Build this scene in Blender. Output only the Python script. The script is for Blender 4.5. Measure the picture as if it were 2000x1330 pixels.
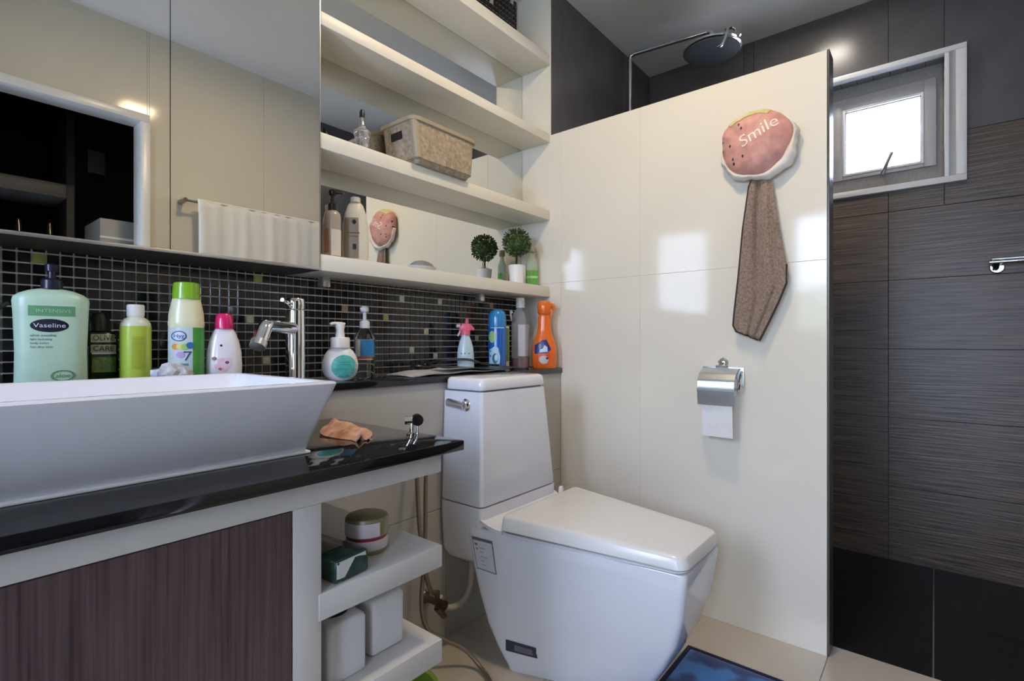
import bpy, bmesh, math, random
from mathutils import Vector, Matrix, noise
from mathutils.bvhtree import BVHTree
for _o in list(bpy.data.objects):
    bpy.data.objects.remove(_o, do_unlink=True)
SC = bpy.context.scene
C = SC.collection
random.seed(7)

# ------------------------------------------------------------------ camera
cam_d = bpy.data.cameras.new('camera')
cam = bpy.data.objects.new('camera', cam_d)
C.objects.link(cam)
cam.location = (0, 0, .95)
cam.rotation_euler = (math.pi / 2, 0, -math.atan2(1230, 1008))
cam_d.sensor_width = 36
cam_d.lens = 36 * 1008 / 2000
cam_d.shift_y = .0015
cam_d.clip_start = .01
SC.camera = cam

# ------------------------------------------------------------------ world, daylight, exposure
world = bpy.data.worlds.new('overcast_sky')
SC.world = world
world.use_nodes = True
wbg = world.node_tree.nodes['Background']
wbg.inputs['Color'].default_value = (.62, .72, 1.0, 1)
wbg.inputs['Strength'].default_value = 28.0


def portal(loc, sx, sz, yrot):
    l = bpy.data.lights.new('window_portal', 'AREA')
    l.shape = 'RECTANGLE'
    l.size, l.size_y = sx, sz
    l.cycles.is_portal = True
    o = bpy.data.objects.new('window_portal', l)
    C.objects.link(o)
    o.location = loc
    o.rotation_euler = (math.pi / 2, 0, yrot)


portal((-1.235, .66, 1.52), .52, .98, -math.pi / 2)
portal((-1.235, -.27, 1.065), .30, 1.89, -math.pi / 2)
portal((2.95, .34, 1.895), .74, .51, math.pi / 2)

SC.view_settings.view_transform = 'Standard'
SC.view_settings.look = 'None'
SC.view_settings.exposure = 0.06
SC.view_settings.gamma = 1
SC.view_settings.use_curve_mapping = False

LAMP_W = 11.0      # warm ceiling lamp over the middle of the room
SHOWER_W = 2.2     # downlight over the shower


# ------------------------------------------------------------------ materials
def _new(name):
    m = bpy.data.materials.new(name)
    m.use_nodes = True
    nt = m.node_tree
    return m, nt, nt.nodes['Principled BSDF']


def mat(name, col, rough=.5, metal=0., var=.06, scale=30., bump=0., stretch=None, spec=None, coat=0., trans=0., ior=None, emit=None, alpha=None, col2=None, detail=3., sss=0., sheen=0.):
    m, nt, b = _new(name)
    N, L = nt.nodes, nt.links
    tc = N.new('ShaderNodeTexCoord')
    mp = N.new('ShaderNodeMapping')
    L.new(tc.outputs['Object'], mp.inputs['Vector'])
    if stretch:
        mp.inputs['Scale'].default_value = stretch
    nz = N.new('ShaderNodeTexNoise')
    nz.inputs['Scale'].default_value = scale
    nz.inputs['Detail'].default_value = detail
    L.new(mp.outputs['Vector'], nz.inputs['Vector'])
    rp = N.new('ShaderNodeValToRGB')
    rp.color_ramp.elements[0].position = .3
    rp.color_ramp.elements[1].position = .7
    if col2 is None:
        a = [max(0, c * (1 - var)) for c in col]
        c2 = [min(1, c * (1 + var)) for c in col]
    else:
        a, c2 = col, col2
    rp.color_ramp.elements[0].color = (*a, 1)
    rp.color_ramp.elements[1].color = (*c2, 1)
    L.new(nz.outputs['Fac'], rp.inputs['Fac'])
    L.new(rp.outputs['Color'], b.inputs['Base Color'])
    b.inputs['Roughness'].default_value = rough
    b.inputs['Metallic'].default_value = metal
    if spec is not None:
        b.inputs['Specular IOR Level'].default_value = spec
    if coat:
        b.inputs['Coat Weight'].default_value = coat
        b.inputs['Coat Roughness'].default_value = .04
    if trans:
        b.inputs['Transmission Weight'].default_value = trans
    if ior:
        b.inputs['IOR'].default_value = ior
    if alpha is not None:
        b.inputs['Alpha'].default_value = alpha
    if sheen:
        b.inputs['Sheen Weight'].default_value = sheen
    if emit:
        b.inputs['Emission Color'].default_value = (*emit[0], 1)
        b.inputs['Emission Strength'].default_value = emit[1]
    if bump:
        bp = N.new('ShaderNodeBump')
        bp.inputs['Strength'].default_value = bump
        bp.inputs['Distance'].default_value = .002
        L.new(nz.outputs['Fac'], bp.inputs['Height'])
        L.new(bp.outputs['Normal'], b.inputs['Normal'])
    return m


def pane_mat(name, frost):
    m = bpy.data.materials.new(name)
    m.use_nodes = True
    nt = m.node_tree
    N, L = nt.nodes, nt.links
    N.clear()
    out = N.new('ShaderNodeOutputMaterial')
    tr = N.new('ShaderNodeBsdfTransparent')
    tl = N.new('ShaderNodeBsdfTranslucent')
    gl = N.new('ShaderNodeBsdfGlossy')
    gl.inputs['Roughness'].default_value = .02
    fr = N.new('ShaderNodeFresnel')
    fr.inputs['IOR'].default_value = 1.45
    nz = N.new('ShaderNodeTexNoise')
    nz.inputs['Scale'].default_value = 40
    rp = N.new('ShaderNodeValToRGB')
    rp.color_ramp.elements[0].color = (.93, .95, .95, 1)
    rp.color_ramp.elements[1].color = (.98, .99, .99, 1)
    L.new(nz.outputs['Fac'], rp.inputs['Fac'])
    L.new(rp.outputs['Color'], tr.inputs['Color'])
    L.new(rp.outputs['Color'], tl.inputs['Color'])
    m1 = N.new('ShaderNodeMixShader')
    m1.inputs[0].default_value = frost
    L.new(tr.outputs[0], m1.inputs[1])
    L.new(tl.outputs[0], m1.inputs[2])
    m2 = N.new('ShaderNodeMixShader')
    L.new(fr.outputs[0], m2.inputs[0])
    L.new(m1.outputs[0], m2.inputs[1])
    L.new(gl.outputs[0], m2.inputs[2])
    L.new(m2.outputs[0], out.inputs['Surface'])
    return m


def rib_mat(name, c1, c2, axis_stretch, rough, bump):
    """tile with fine irregular ribs running across it"""
    m = mat(name, c1, rough, col2=c2, scale=14, stretch=axis_stretch, bump=bump, detail=5)
    return m


M = {}
M['cream_tile'] = mat('cream_glazed_tile', (.80, .757, .66), .08, var=.015, scale=3, spec=.36)
M['cream_tile_shaded'] = mat('cream_glazed_tile_shaded', (.64, .585, .475), .09, var=.02, scale=3, spec=.5)  # the cream tile darkened: dim light on the front wall put into its colour
M['cream_core'] = mat('cream_edge', (.80, .75, .64), .4, var=.02)
M['grout_light'] = mat('pale_grout', (.74, .70, .62), .8, var=.06, scale=60)
M['grout_mosaic'] = mat('mosaic_grout', (.60, .575, .52), .85, var=.1, scale=80)
M['ceiling'] = mat('ceiling_paint', (.71, .69, .66), .45, var=.02, scale=4)
M['paint'] = mat('white_paint', (.74, .71, .61), .42, var=.02, scale=8)
M['vanity'] = mat('vanity_paint', (.60, .595, .585), .35, var=.02, scale=8)
M['lowwall'] = mat('low_wall_tile', (.50, .48, .44), .25, var=.03, scale=5)
M['dark_tile'] = mat('charcoal_tile', (.085, .079, .078), .27, var=.12, scale=6, spec=.5)
M['brown_tile'] = rib_mat('brown_ribbed_tile', (.016, .009, .005), (.130, .086, .050), (1, .30, 10), .35, .6)
M['floor_dark'] = mat('black_floor_tile', (.014, .0132, .012), .4, var=.2, scale=40, spec=.2)
M['grout_dark'] = mat('grey_grout', (.20, .195, .185), .8, var=.1, scale=60)
M['grout_black'] = mat('dark_wall_grout', (.12, .10, .085), .8, var=.1, scale=60)
M['floor_cream'] = mat('cream_floor_tile', (.54, .495, .425), .16, var=.04, scale=5)
M['mos_a'] = mat('black_glass_tile', (.010, .010, .0095), .12, var=.3, scale=20)
M['mos_b'] = mat('charcoal_glass_tile', (.024, .024, .022), .16, var=.3, scale=20)
M['mos_c'] = mat('brown_glass_tile', (.032, .022, .018), .16, var=.3, scale=20)
M['mos_green'] = mat('olive_accent_tile', (.38, .40, .10), .15, var=.15, scale=60)
M['mos_cream'] = mat('beige_accent_tile', (.60, .57, .36), .15, var=.2, scale=90)
M['mos_copper'] = mat('copper_accent_tile', (.46, .28, .16), .15, var=.2, scale=90)
M['mos_grey'] = mat('silver_accent_tile', (.60, .57, .52), .15, var=.15, scale=90)
M['mirror'] = mat('mirror_glass', (.76, .77, .74), .006, 1., var=.004, scale=2)
M['alu'] = mat('aluminium', (.62, .62, .63), .3, .9, var=.04)
M['chrome'] = mat('chrome', (.78, .79, .81), .07, 1., var=.02)
M['steel'] = mat('brushed_steel', (.62, .66, .70), .3, 1., var=.05, stretch=(1, .1, 6), scale=20)
M['granite'] = mat('black_granite', (.009, .009, .010), .05, col2=(.014, .014, .015), scale=260, detail=5)
M['porcelain'] = mat('sky_tinted_porcelain', (.81, .82, .89), .09, var=.006, scale=4, coat=.4)  # white glaze with the blue daylight cast mixed into its colour
M['seat'] = mat('white_seat_plastic', (.77, .785, .80), .22, var=.008, scale=4)
M['white'] = mat('white_plastic', (.80, .80, .79), .3, var=.02)
M['wood'] = mat('dark_wenge_laminate', (.052, .034, .039), .38, col2=(.15, .10, .108), scale=9, stretch=(24, 24, .5), detail=6)
M['winwhite'] = mat('white_aluminium', (.74, .73, .71), .3, var=.02)
M['wingrey'] = mat('grey_aluminium', (.40, .385, .38), .35, var=.04)
M['reveal'] = mat('grey_reveal_tile', (.26, .245, .235), .5, var=.25, scale=60, stretch=(1, 12, .6))
M['pane_clear'] = pane_mat('clear_window_glass', .08)
M['pane_frost'] = pane_mat('bright_window_glass', .35)
M['black'] = mat('black_plastic', (.012, .012, .013), .3, var=.2)
M['navy'] = mat('navy_plastic', (.010, .014, .035), .28, var=.1)
M['hall'] = mat('unlit_hall_paint', (.012, .012, .014), .7, var=.1)  # near-black base colour stands in for the hall having no light
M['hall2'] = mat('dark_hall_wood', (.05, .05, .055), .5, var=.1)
M['lamp_glass'] = mat('lamp_diffuser', (.9, .9, .85), .4, var=.01, emit=((1, .80, .55), 9.))
M['leaf'] = mat('topiary_leaf', (.020, .050, .012), .5, col2=(.10, .17, .05), scale=60)
M['soil'] = mat('pot_moss', (.02, .02, .012), .9, var=.3)


def pl(name, col, rough=.3, var=.03, **k):
    if name not in M:
        M[name] = mat(name, col, rough, var=var, **k)
    return M[name]


# ------------------------------------------------------------------ object helpers
WL = {}      # world location of each object (no rotation), by name


def finish(me, smooth=True, ang=38):
    me.update()
    if smooth:
        me.polygons.foreach_set('use_smooth', [True] * len(me.polygons))
        me.set_sharp_from_angle(angle=math.radians(ang))


def to_mesh(name, bm, smooth=True, ang=38):
    bmesh.ops.recalc_face_normals(bm, faces=bm.faces[:])
    me = bpy.data.meshes.new(name)
    bm.to_mesh(me)
    bm.free()
    finish(me, smooth, ang)
    return me


def props(o, label=None, cat=None, group=None, kind=None):
    if label: o['label'] = label
    if cat: o['category'] = cat
    if group: o['group'] = group
    if kind: o['kind'] = kind
    return o


def thing(name, label, cat, loc=(0, 0, 0), rz=0., group=None, kind=None):
    o = bpy.data.objects.new(name, None)
    o.empty_display_size = .02
    C.objects.link(o)
    o.location = loc
    o.rotation_euler = (0, 0, rz)
    WL[o.name] = Vector(loc)
    return props(o, label, cat, group, kind)


def obj(name, geo, m, parent=None, local=False, smooth=True, ang=38, label=None, cat=None, group=None, kind=None):
    """geo: bmesh in world coordinates (or local to the parent when local)"""
    me = to_mesh(name, geo, smooth, ang) if isinstance(geo, bmesh.types.BMesh) else geo
    for mm in (m if isinstance(m, (list, tuple)) else [m]):
        me.materials.append(M[mm] if isinstance(mm, str) else mm)
    o = bpy.data.objects.new(name, me)
    C.objects.link(o)
    if parent is not None:
        o.parent = parent
        if not local:
            me.transform(Matrix.Translation(-WL[parent.name]))
        WL[o.name] = WL[parent.name].copy()
    else:
        if not local:
            xs = [v.co for v in me.vertices]
            base = Vector(((min(v.x for v in xs) + max(v.x for v in xs)) / 2, (min(v.y for v in xs) + max(v.y for v in xs)) / 2, min(v.z for v in xs)))
            me.transform(Matrix.Translation(-base))
            o.location = base
            WL[o.name] = base
        else:
            WL[o.name] = Vector((0, 0, 0))
    return props(o, label, cat, group, kind)


def box(bm, x0, x1, y0, y1, z0, z1, r=0., seg=2):
    b2 = bmesh.new()
    bmesh.ops.create_cube(b2, size=1)
    for v in b2.verts:
        v.co = Vector(((x0 + x1) / 2 + v.co.x * (x1 - x0), (y0 + y1) / 2 + v.co.y * (y1 - y0), (z0 + z1) / 2 + v.co.z * (z1 - z0)))
    if r > 0:
        bmesh.ops.bevel(b2, geom=b2.edges[:], offset=r, segments=seg, profile=.5, affect='EDGES')
    return merge(bm, b2)


def merge(bm, b2, mtx=None):
    if mtx is not None:
        b2.transform(mtx)
    me = bpy.data.meshes.new('tmp')
    b2.to_mesh(me)
    b2.free()
    bm.from_mesh(me)
    bpy.data.meshes.remove(me)
    return bm


def bx(*a, **k):
    return box(bmesh.new(), *a, **k)


def rings(bm, rs, cap0=True, cap1=True, closed=True):
    vs = [[bm.verts.new(p) for p in r] for r in rs]
    n = len(rs[0])
    for a, b in zip(vs, vs[1:]):
        for i in range(n if closed else n - 1):
            j = (i + 1) % n
            bm.faces.new((a[i], a[j], b[j], b[i]))
    if cap0: bm.faces.new(list(reversed(vs[0])))
    if cap1: bm.faces.new(vs[-1])
    return bm


def ring(r, z, n=28, sy=1., cx=0., cy=0., p=2.):
    out = []
    for i in range(n):
        t = 2 * math.pi * i / n
        c, s = math.cos(t), math.sin(t)
        k = (abs(c) ** p + abs(s) ** p) ** (-1 / p)
        out.append((cx + r * c * k, cy + r * s * k * sy, z))
    return out


def lathe(prof, n=28, sy=1., cx=0., cy=0., p=2., bm=None, cap0=True, cap1=True):
    bm = bm or bmesh.new()
    return rings(bm, [ring(max(r, .0004), z, n, sy, cx, cy, p) for r, z in prof], cap0, cap1)


def rquad(y0, y1, w0, w1, r, z, cx, n=5):
    """rounded trapezoid seen from above: half width w0 at y0 (front), w1 at y1 (back)"""
    P = [Vector((cx - w0, y0)), Vector((cx + w0, y0)), Vector((cx + w1, y1)), Vector((cx - w1, y1))]
    out = []
    for i in range(4):
        p, a, b = P[i], P[i - 1], P[(i + 1) % 4]
        rr = min(r[i] if isinstance(r, (list, tuple)) else r, (a - p).length * .48, (b - p).length * .48)
        s, e = p + (a - p).normalized() * rr, p + (b - p).normalized() * rr
        for k in range(n + 1):
            t = k / n
            q = s * (1 - t) ** 2 + p * 2 * t * (1 - t) + e * t * t
            out.append((q.x, q.y, z))
    return out


def smooth_path(pts, sub=6):
    pts = [Vector(p) for p in pts]
    if len(pts) < 3: return pts
    out = []
    for i in range(len(pts) - 1):
        p0, p1, p2, p3 = pts[max(i - 1, 0)], pts[i], pts[i + 1], pts[min(i + 2, len(pts) - 1)]
        for k in range(sub):
            t = k / sub
            out.append(.5 * ((2 * p1) + (p2 - p0) * t + (2 * p0 - 5 * p1 + 4 * p2 - p3) * t * t + (3 * p1 - p0 - 3 * p2 + p3) * t ** 3))
    out.append(pts[-1])
    return out


def tube(pts, r, n=10, bm=None, sub=6, cap=True):
    bm = bm or bmesh.new()
    pts = smooth_path(pts, sub) if sub > 1 else [Vector(p) for p in pts]
    rr = r if isinstance(r, (list, tuple)) else None
    up = Vector((0, 0, 1))
    rs = []
    prev = None
    for i, p in enumerate(pts):
        d = (pts[min(i + 1, len(pts) - 1)] - pts[max(i - 1, 0)]).normalized()
        if prev is None:
            a = up if abs(d.z) < .9 else Vector((1, 0, 0))
            s = d.cross(a).normalized()
        else:
            s = (prev - d * prev.dot(d)).normalized()
        prev = s
        t = d.cross(s)
        q = r if rr is None else rr[0] + (rr[1] - rr[0]) * i / (len(pts) - 1)
        rs.append([tuple(p + (s * math.cos(2 * math.pi * k / n) + t * math.sin(2 * math.pi * k / n)) * q) for k in range(n)])
    return rings(bm, rs, cap, cap)


def cyl(bm, p0, p1, r0, r1=None, n=20):
    return tube([p0, p1], [r0, r0 if r1 is None else r1], n, bm, 1)


def sheet(fn, nu, nv, thick=0., bm=None):
    """surface from fn(s, t) in 0..1, with real thickness along its normal"""
    bm = bm or bmesh.new()
    g = [[Vector(fn(i / nu, j / nv)) for i in range(nu + 1)] for j in range(nv + 1)]

    def nrm(j, i):
        a = g[j][min(i + 1, nu)] - g[j][max(i - 1, 0)]
        b = g[min(j + 1, nv)][i] - g[max(j - 1, 0)][i]
        c = a.cross(b)
        return c.normalized() if c.length > 1e-12 else Vector((0, 0, 1))
    A = [[bm.verts.new(g[j][i]) for i in range(nu + 1)] for j in range(nv + 1)]
    for j in range(nv):
        for i in range(nu):
            bm.faces.new((A[j][i], A[j][i + 1], A[j + 1][i + 1], A[j + 1][i]))
    if thick:
        B = [[bm.verts.new(g[j][i] + nrm(j, i) * thick) for i in range(nu + 1)] for j in range(nv + 1)]
        for j in range(nv):
            for i in range(nu):
                bm.faces.new((B[j + 1][i], B[j + 1][i + 1], B[j][i + 1], B[j][i]))
        for i in range(nu):
            bm.faces.new((A[0][i + 1], A[0][i], B[0][i], B[0][i + 1]))
            bm.faces.new((A[nv][i], A[nv][i + 1], B[nv][i + 1], B[nv][i]))
        for j in range(nv):
            bm.faces.new((A[j][0], A[j + 1][0], B[j + 1][0], B[j][0]))
            bm.faces.new((A[j + 1][nu], A[j][nu], B[j][nu], B[j + 1][nu]))
    return bm


def text_bm(s, size, extrude=.0, align='CENTER', shear=0., width=None):
    cu = bpy.data.curves.new('t', 'FONT')
    cu.body = s
    cu.size = size
    cu.align_x = align
    cu.align_y = 'CENTER'
    cu.shear = shear
    cu.extrude = extrude
    o = bpy.data.objects.new('t', cu)
    C.objects.link(o)
    dg = bpy.context.evaluated_depsgraph_get()
    me = bpy.data.meshes.new_from_object(o.evaluated_get(dg))
    bpy.data.objects.remove(o)
    bm = bmesh.new()
    bm.from_mesh(me)
    bpy.data.meshes.remove(me)
    if width:
        xs = [v.co.x for v in bm.verts]
        w = max(xs) - min(xs)
        for v in bm.verts: v.co.x *= width / w
    return bm


def ellipse_face(bm, cx, cz, a, b, n=24, y=0., m=5):
    c = bm.verts.new((cx, y, cz))
    rg_ = [[bm.verts.new((cx + a * j / m * math.cos(2 * math.pi * i / n), y, cz + b * j / m * math.sin(2 * math.pi * i / n))) for i in range(n)] for j in range(1, m + 1)]
    for i in range(n):
        k = (i + 1) % n
        bm.faces.new((c, rg_[0][i], rg_[0][k]))
        for u, w in zip(rg_, rg_[1:]):
            bm.faces.new((u[i], w[i], w[k], u[k]))
    return bm


def rect_face(bm, x0, x1, z0, z1, nx=8, nz=1):
    g = [[bm.verts.new((x0 + (x1 - x0) * i / nx, 0, z0 + (z1 - z0) * j / nz)) for i in range(nx + 1)] for j in range(nz + 1)]
    for j in range(nz):
        for i in range(nx):
            bm.faces.new((g[j][i], g[j][i + 1], g[j + 1][i + 1], g[j + 1][i]))
    return bm


def poly_face(bm, pts, cut=.008):
    f = bm.faces.new([bm.verts.new((x, 0, z)) for x, z in pts])
    bmesh.ops.triangulate(bm, faces=[f])
    for _ in range(2):
        bmesh.ops.subdivide_edges(bm, edges=[e for e in bm.edges if e.calc_length() > cut], cuts=1, use_grid_fill=False)
        bmesh.ops.triangulate(bm, faces=[f for f in bm.faces if len(f.verts) > 4])
    return bm


def upright(bm):
    """text lies in XY: stand it up in XZ"""
    for v in bm.verts:
        v.co = Vector((v.co.x, 0, v.co.y))
    return bm


def press(bm, target, dirv=(0, 1, 0), off=.0005):
    """press flat print (drawn in XZ, local) onto the surface of target along dirv"""
    me = target.data
    bv = BVHTree.FromPolygons([v.co.copy() for v in me.vertices], [tuple(p.vertices) for p in me.polygons])
    d = Vector(dirv).normalized()
    for v in bm.verts:
        o = v.co - d * 1.0
        h = bv.ray_cast(o, d)
        if h[0] is None:
            h = bv.find_nearest(v.co - d * .05)
        v.co = h[0] - d * off
    return bm


def decal(name, bm, mm, part, dirv=(0, 1, 0), off=.0005, **k):
    o = obj(name, press(bm, part, dirv, off), mm, part, local=True, smooth=False, **k)
    return o


def face_cam(x, y):
    return -math.atan2(x, y)


# ------------------------------------------------------------------ tiles
_tm = {}


def tile_mesh(name, dx, dy, dz, mm, r=.0008):
    k = (round(dx, 4), round(dy, 4), round(dz, 4), mm)
    if k not in _tm:
        me = to_mesh(name, bx(-dx / 2, dx / 2, -dy / 2, dy / 2, -dz / 2, dz / 2, r=r, seg=1), False)
        me.materials.append(M[mm])
        _tm[k] = me
    return _tm[k]


def put(name, me, loc, parent):
    o = bpy.data.objects.new(name, me)
    C.objects.link(o)
    o.parent = parent
    o.location = Vector(loc) - WL[parent.name]
    return o


def minus(rc, h):
    a0, a1, b0, b1 = rc
    h0, h1, k0, k1 = h
    if h1 <= a0 or h0 >= a1 or k1 <= b0 or k0 >= b1: return [rc]
    out = []
    if h0 > a0: out.append((a0, h0, b0, b1))
    if h1 < a1: out.append((h1, a1, b0, b1))
    m0, m1 = max(a0, h0), min(a1, h1)
    if k0 > b0: out.append((m0, m1, b0, k0))
    if k1 < b1: out.append((m0, m1, k1, b1))
    return out


def tiles(parent, axis, c, th, ujs, vjs, mm, gap=.0015, holes=(), name='tile'):
    """lay tiles whose outer face is at c on a plane; th is signed towards the wall"""
    for u0, u1 in zip(ujs, ujs[1:]):
        for v0, v1 in zip(vjs, vjs[1:]):
            rc = [(u0, u1, v0, v1)]
            for h in holes:
                rc = [q for r_ in rc for q in minus(r_, h)]
            for a0, a1, b0, b1 in rc:
                w, hgt = a1 - a0 - gap, b1 - b0 - gap
                if w < .004 or hgt < .004: continue
                ua, vb, cc, t = (a0 + a1) / 2, (b0 + b1) / 2, c + th / 2, abs(th)
                if axis == 'X':
                    put(name, tile_mesh(name, t, w, hgt, mm), (cc, ua, vb), parent)
                elif axis == 'Y':
                    put(name, tile_mesh(name, w, t, hgt, mm), (ua, cc, vb), parent)
                else:
                    put(name, tile_mesh(name, w, hgt, t, mm), (ua, vb, cc), parent)


# ================================================================== THE ROOM
XP, XPR, XO = 1.808, 1.885, 2.80      # partition faces, outer wall
YS, YB, YF = 1.27, 1.45, -.445        # shelf front / shower back, mosaic wall, front wall
XL, ZC, ZL = -1.20, 2.475, .842       # left wall, ceiling, ledge
TH = .008


def struct(name, bm, mm, label=None):
    return obj(name, bm, mm, kind='structure', smooth=False, label=label)


# floor of the dry part and of the shower
fl = struct('floor', bx(XL, XPR, YF, YB, -.12, -.006), 'grout_light', 'pale cream tiled bathroom floor')
tiles(fl, 'Z', 0, -.006, [XL, -.6, 0, .6, 1.2, XPR], [YF, -.35, .25, .85, YB], 'floor_cream')
fs = struct('floor_shower', bx(XPR, XO + .1, YF, YB, -.12, -.008), 'grout_dark', 'black tiled shower floor with grey grout')
tiles(fs, 'Z', -.002, -.006, [XPR, 2.30, XO], [YF, .004, .604, YS], 'floor_dark', gap=.005)

ce = struct('ceiling', bx(XL, XO + .1, YF, YB, ZC, ZC + .1), 'ceiling', 'plain pale grey ceiling')

# back wall with the mosaic
wb = struct('wall_back', bx(XL, XPR, YB, YB + .1, -.12, ZC + .1), 'grout_mosaic', 'back wall of black glass mosaic with grey grout')
PIT = .0226
ACC = {(.207, 1.130): 'mos_green', (.658, 1.131): 'mos_green', (.636, 1.017): 'mos_cream', (.680, .908): 'mos_cream', (.929, 1.060): 'mos_copper',
       (1.082, 1.039): 'mos_green', (1.152, 1.106): 'mos_grey', (1.333, 1.107): 'mos_grey', (1.557, 1.130): 'mos_grey', (1.265, .997): 'mos_cream',
       (1.535, .973): 'mos_cream', (1.200, .910): 'mos_grey', (1.310, .908): 'mos_grey', (1.633, 1.097): 'mos_copper', (1.02, .90): 'mos_cream'}
X0M, Z0M = .151, .842
accs = {(round((x - X0M) / PIT - .5), round((z - Z0M) / PIT - .5)): m_ for (x, z), m_ in ACC.items()}
cols, rows = range(-6, 74), range(0, 14)
rest = []
cnt = 0
mt = {k: tile_mesh('mosaic_tile', PIT - .0032, .004, PIT - .0032, k) for k in ('mos_a', 'mos_b', 'mos_c', 'mos_green', 'mos_cream', 'mos_copper', 'mos_grey')}
for ci in cols:
    for ri in rows:
        mm = accs.get((ci, ri)) or random.choice(['mos_a'] * 6 + ['mos_b'] * 2 + ['mos_c'])
        x, z = X0M + (ci + .5) * PIT, Z0M + (ri + .5) * PIT
        if x > XP - .008: continue
        if 0 <= ci and cnt < 296:
            put('mosaic_tile', mt[mm], (x, YB - .0012, z), wb)
            cnt += 1
        else:
            rest.append((x, z, mm))
for ci in range(24, 74):
    for ri in range(58, 73):
        x, z = X0M + (ci + .5) * PIT, Z0M + (ri + .5) * PIT
        if x < XP - .008 and z < ZC - .01 and z > 2.15:
            rest.append((x, z, random.choice(['mos_a'] * 5 + ['mos_b'] * 3 + ['mos_c'] * 2 + (['mos_grey'] if random.random() < .15 else []))))
mk = ['mos_a', 'mos_b', 'mos_c', 'mos_green', 'mos_cream', 'mos_copper', 'mos_grey']
V, Fc, mi = [], [], []
h = (PIT - .0032) / 2
for x, z, mm in rest:
    b = len(V)
    y0, y1 = YB, YB - .0032
    for yy, k in ((y0, h), (y1, h - .0006)):
        V += [(x - k, yy, z - k), (x + k, yy, z - k), (x + k, yy, z + k), (x - k, yy, z + k)]
    Fc += [(b + 4, b + 5, b + 6, b + 7)] + [(b + i, b + (i + 1) % 4, b + 4 + (i + 1) % 4, b + 4 + i) for i in range(4)]
    mi += [mk.index(mm)] * 5
me = bpy.data.meshes.new('mosaic_tiles')
me.from_pydata(V, [], Fc)
me.polygons.foreach_set('material_index', mi)
obj('mosaic_tiles', me, mk, wb, smooth=False, kind='stuff')

# low wall behind basin and toilet
wl = struct('wall_low', bx(XL, XP, 1.225, YB, -.01, ZL - .02), 'grout_light', 'low tiled wall behind the basin and the toilet')
tiles(wl, 'Y', 1.217, .008, [XL, -.6, 0, .55, 1.15, XP], [0, .42, ZL - .02], 'lowwall')

# partition between toilet and shower
wp = struct('wall_partition', bx(XP + TH, XPR - TH, .25 + .004, YB, -.01, 1.833), 'cream_core', 'glossy cream tiled partition between toilet and shower')
tiles(wp, 'X', XP, TH, [.252, .859, 1.217], [0, 1.20, 1.833], 'cream_tile', gap=.0004)
tiles(wp, 'X', XP, TH, [1.217, YB], [ZL, 1.20, 1.833], 'cream_tile', gap=.0004)
tiles(wp, 'X', XPR, -TH, [.252, .859, YB], [0, .62, 1.24, 1.833], 'dark_tile', gap=.0012)
struct('trim_1', bx(XP + .003, XPR, .246, .252, 0, 1.835, r=.001, seg=1), 'dark_tile', 'dark edge strip on the free end of the partition')

# shower back wall and outer wall
bm = bx(XPR, XO + .1, YS + TH, YB + .1, -.12, ZC + .1)
box(bm, XP + .006, XPR, YS + TH, YB + .1, 1.833, ZC + .1)
wsb = struct('wall_shower', bm, 'grout_black', 'charcoal tiled wall behind the shower pipe')
tiles(wsb, 'Y', YS, TH, [XPR, 2.5, XO], [0, .62, 1.22, 1.834], 'dark_tile')
tiles(wsb, 'Y', YS, TH, [XP + .006, 1.902, 2.5, XO], [1.834, ZC], 'dark_tile')

WO = (-.03, .71, 1.635, 2.148)          # shower window opening
rc = [(YF - .1, YB + .1, -.12, ZC + .1)]
rc = minus(rc[0], WO)
bm = bmesh.new()
for a0, a1, b0, b1 in rc: box(bm, XO + TH, XO + .2, a0, a1, b0, b1)
wr = struct('wall_right', bm, 'grout_black', 'outer shower wall of brown ribbed tile under charcoal tile')
tiles(wr, 'X', XO, TH, [YF, .158, .758, YS], [-.002, .32, .62, .92, 1.22, 1.52, 1.816], 'brown_tile', holes=[WO], gap=.0016)
tiles(wr, 'X', XO, TH, [YF, .158, .758, YS], [1.816, ZC], 'dark_tile', holes=[WO])

# front wall behind the camera, with the doorway
DO = (.03, .797, -.12, 2.03)
bm = bmesh.new()
for a0, a1, b0, b1 in minus((XL - .1, XO + .2, -.12, ZC + .1), DO): box(bm, a0, a1, YF - .1, YF - TH, b0, b1)
wf = struct('wall_front', bm, 'grout_light', 'cream tiled wall opposite the mirror, shade in its tile colour')
tiles(wf, 'Y', YF, -TH, [XL, -.98, -.38, .222, .822, 1.392, XPR], [0, 1.24, ZC], 'cream_tile_shaded', holes=[(-.005, .832, -.1, 2.06)], gap=.0008)
tiles(wf, 'Y', YF, -TH, [XPR, 2.5, XO], [0, .62, 1.22, 1.834, ZC], 'dark_tile')

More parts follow.
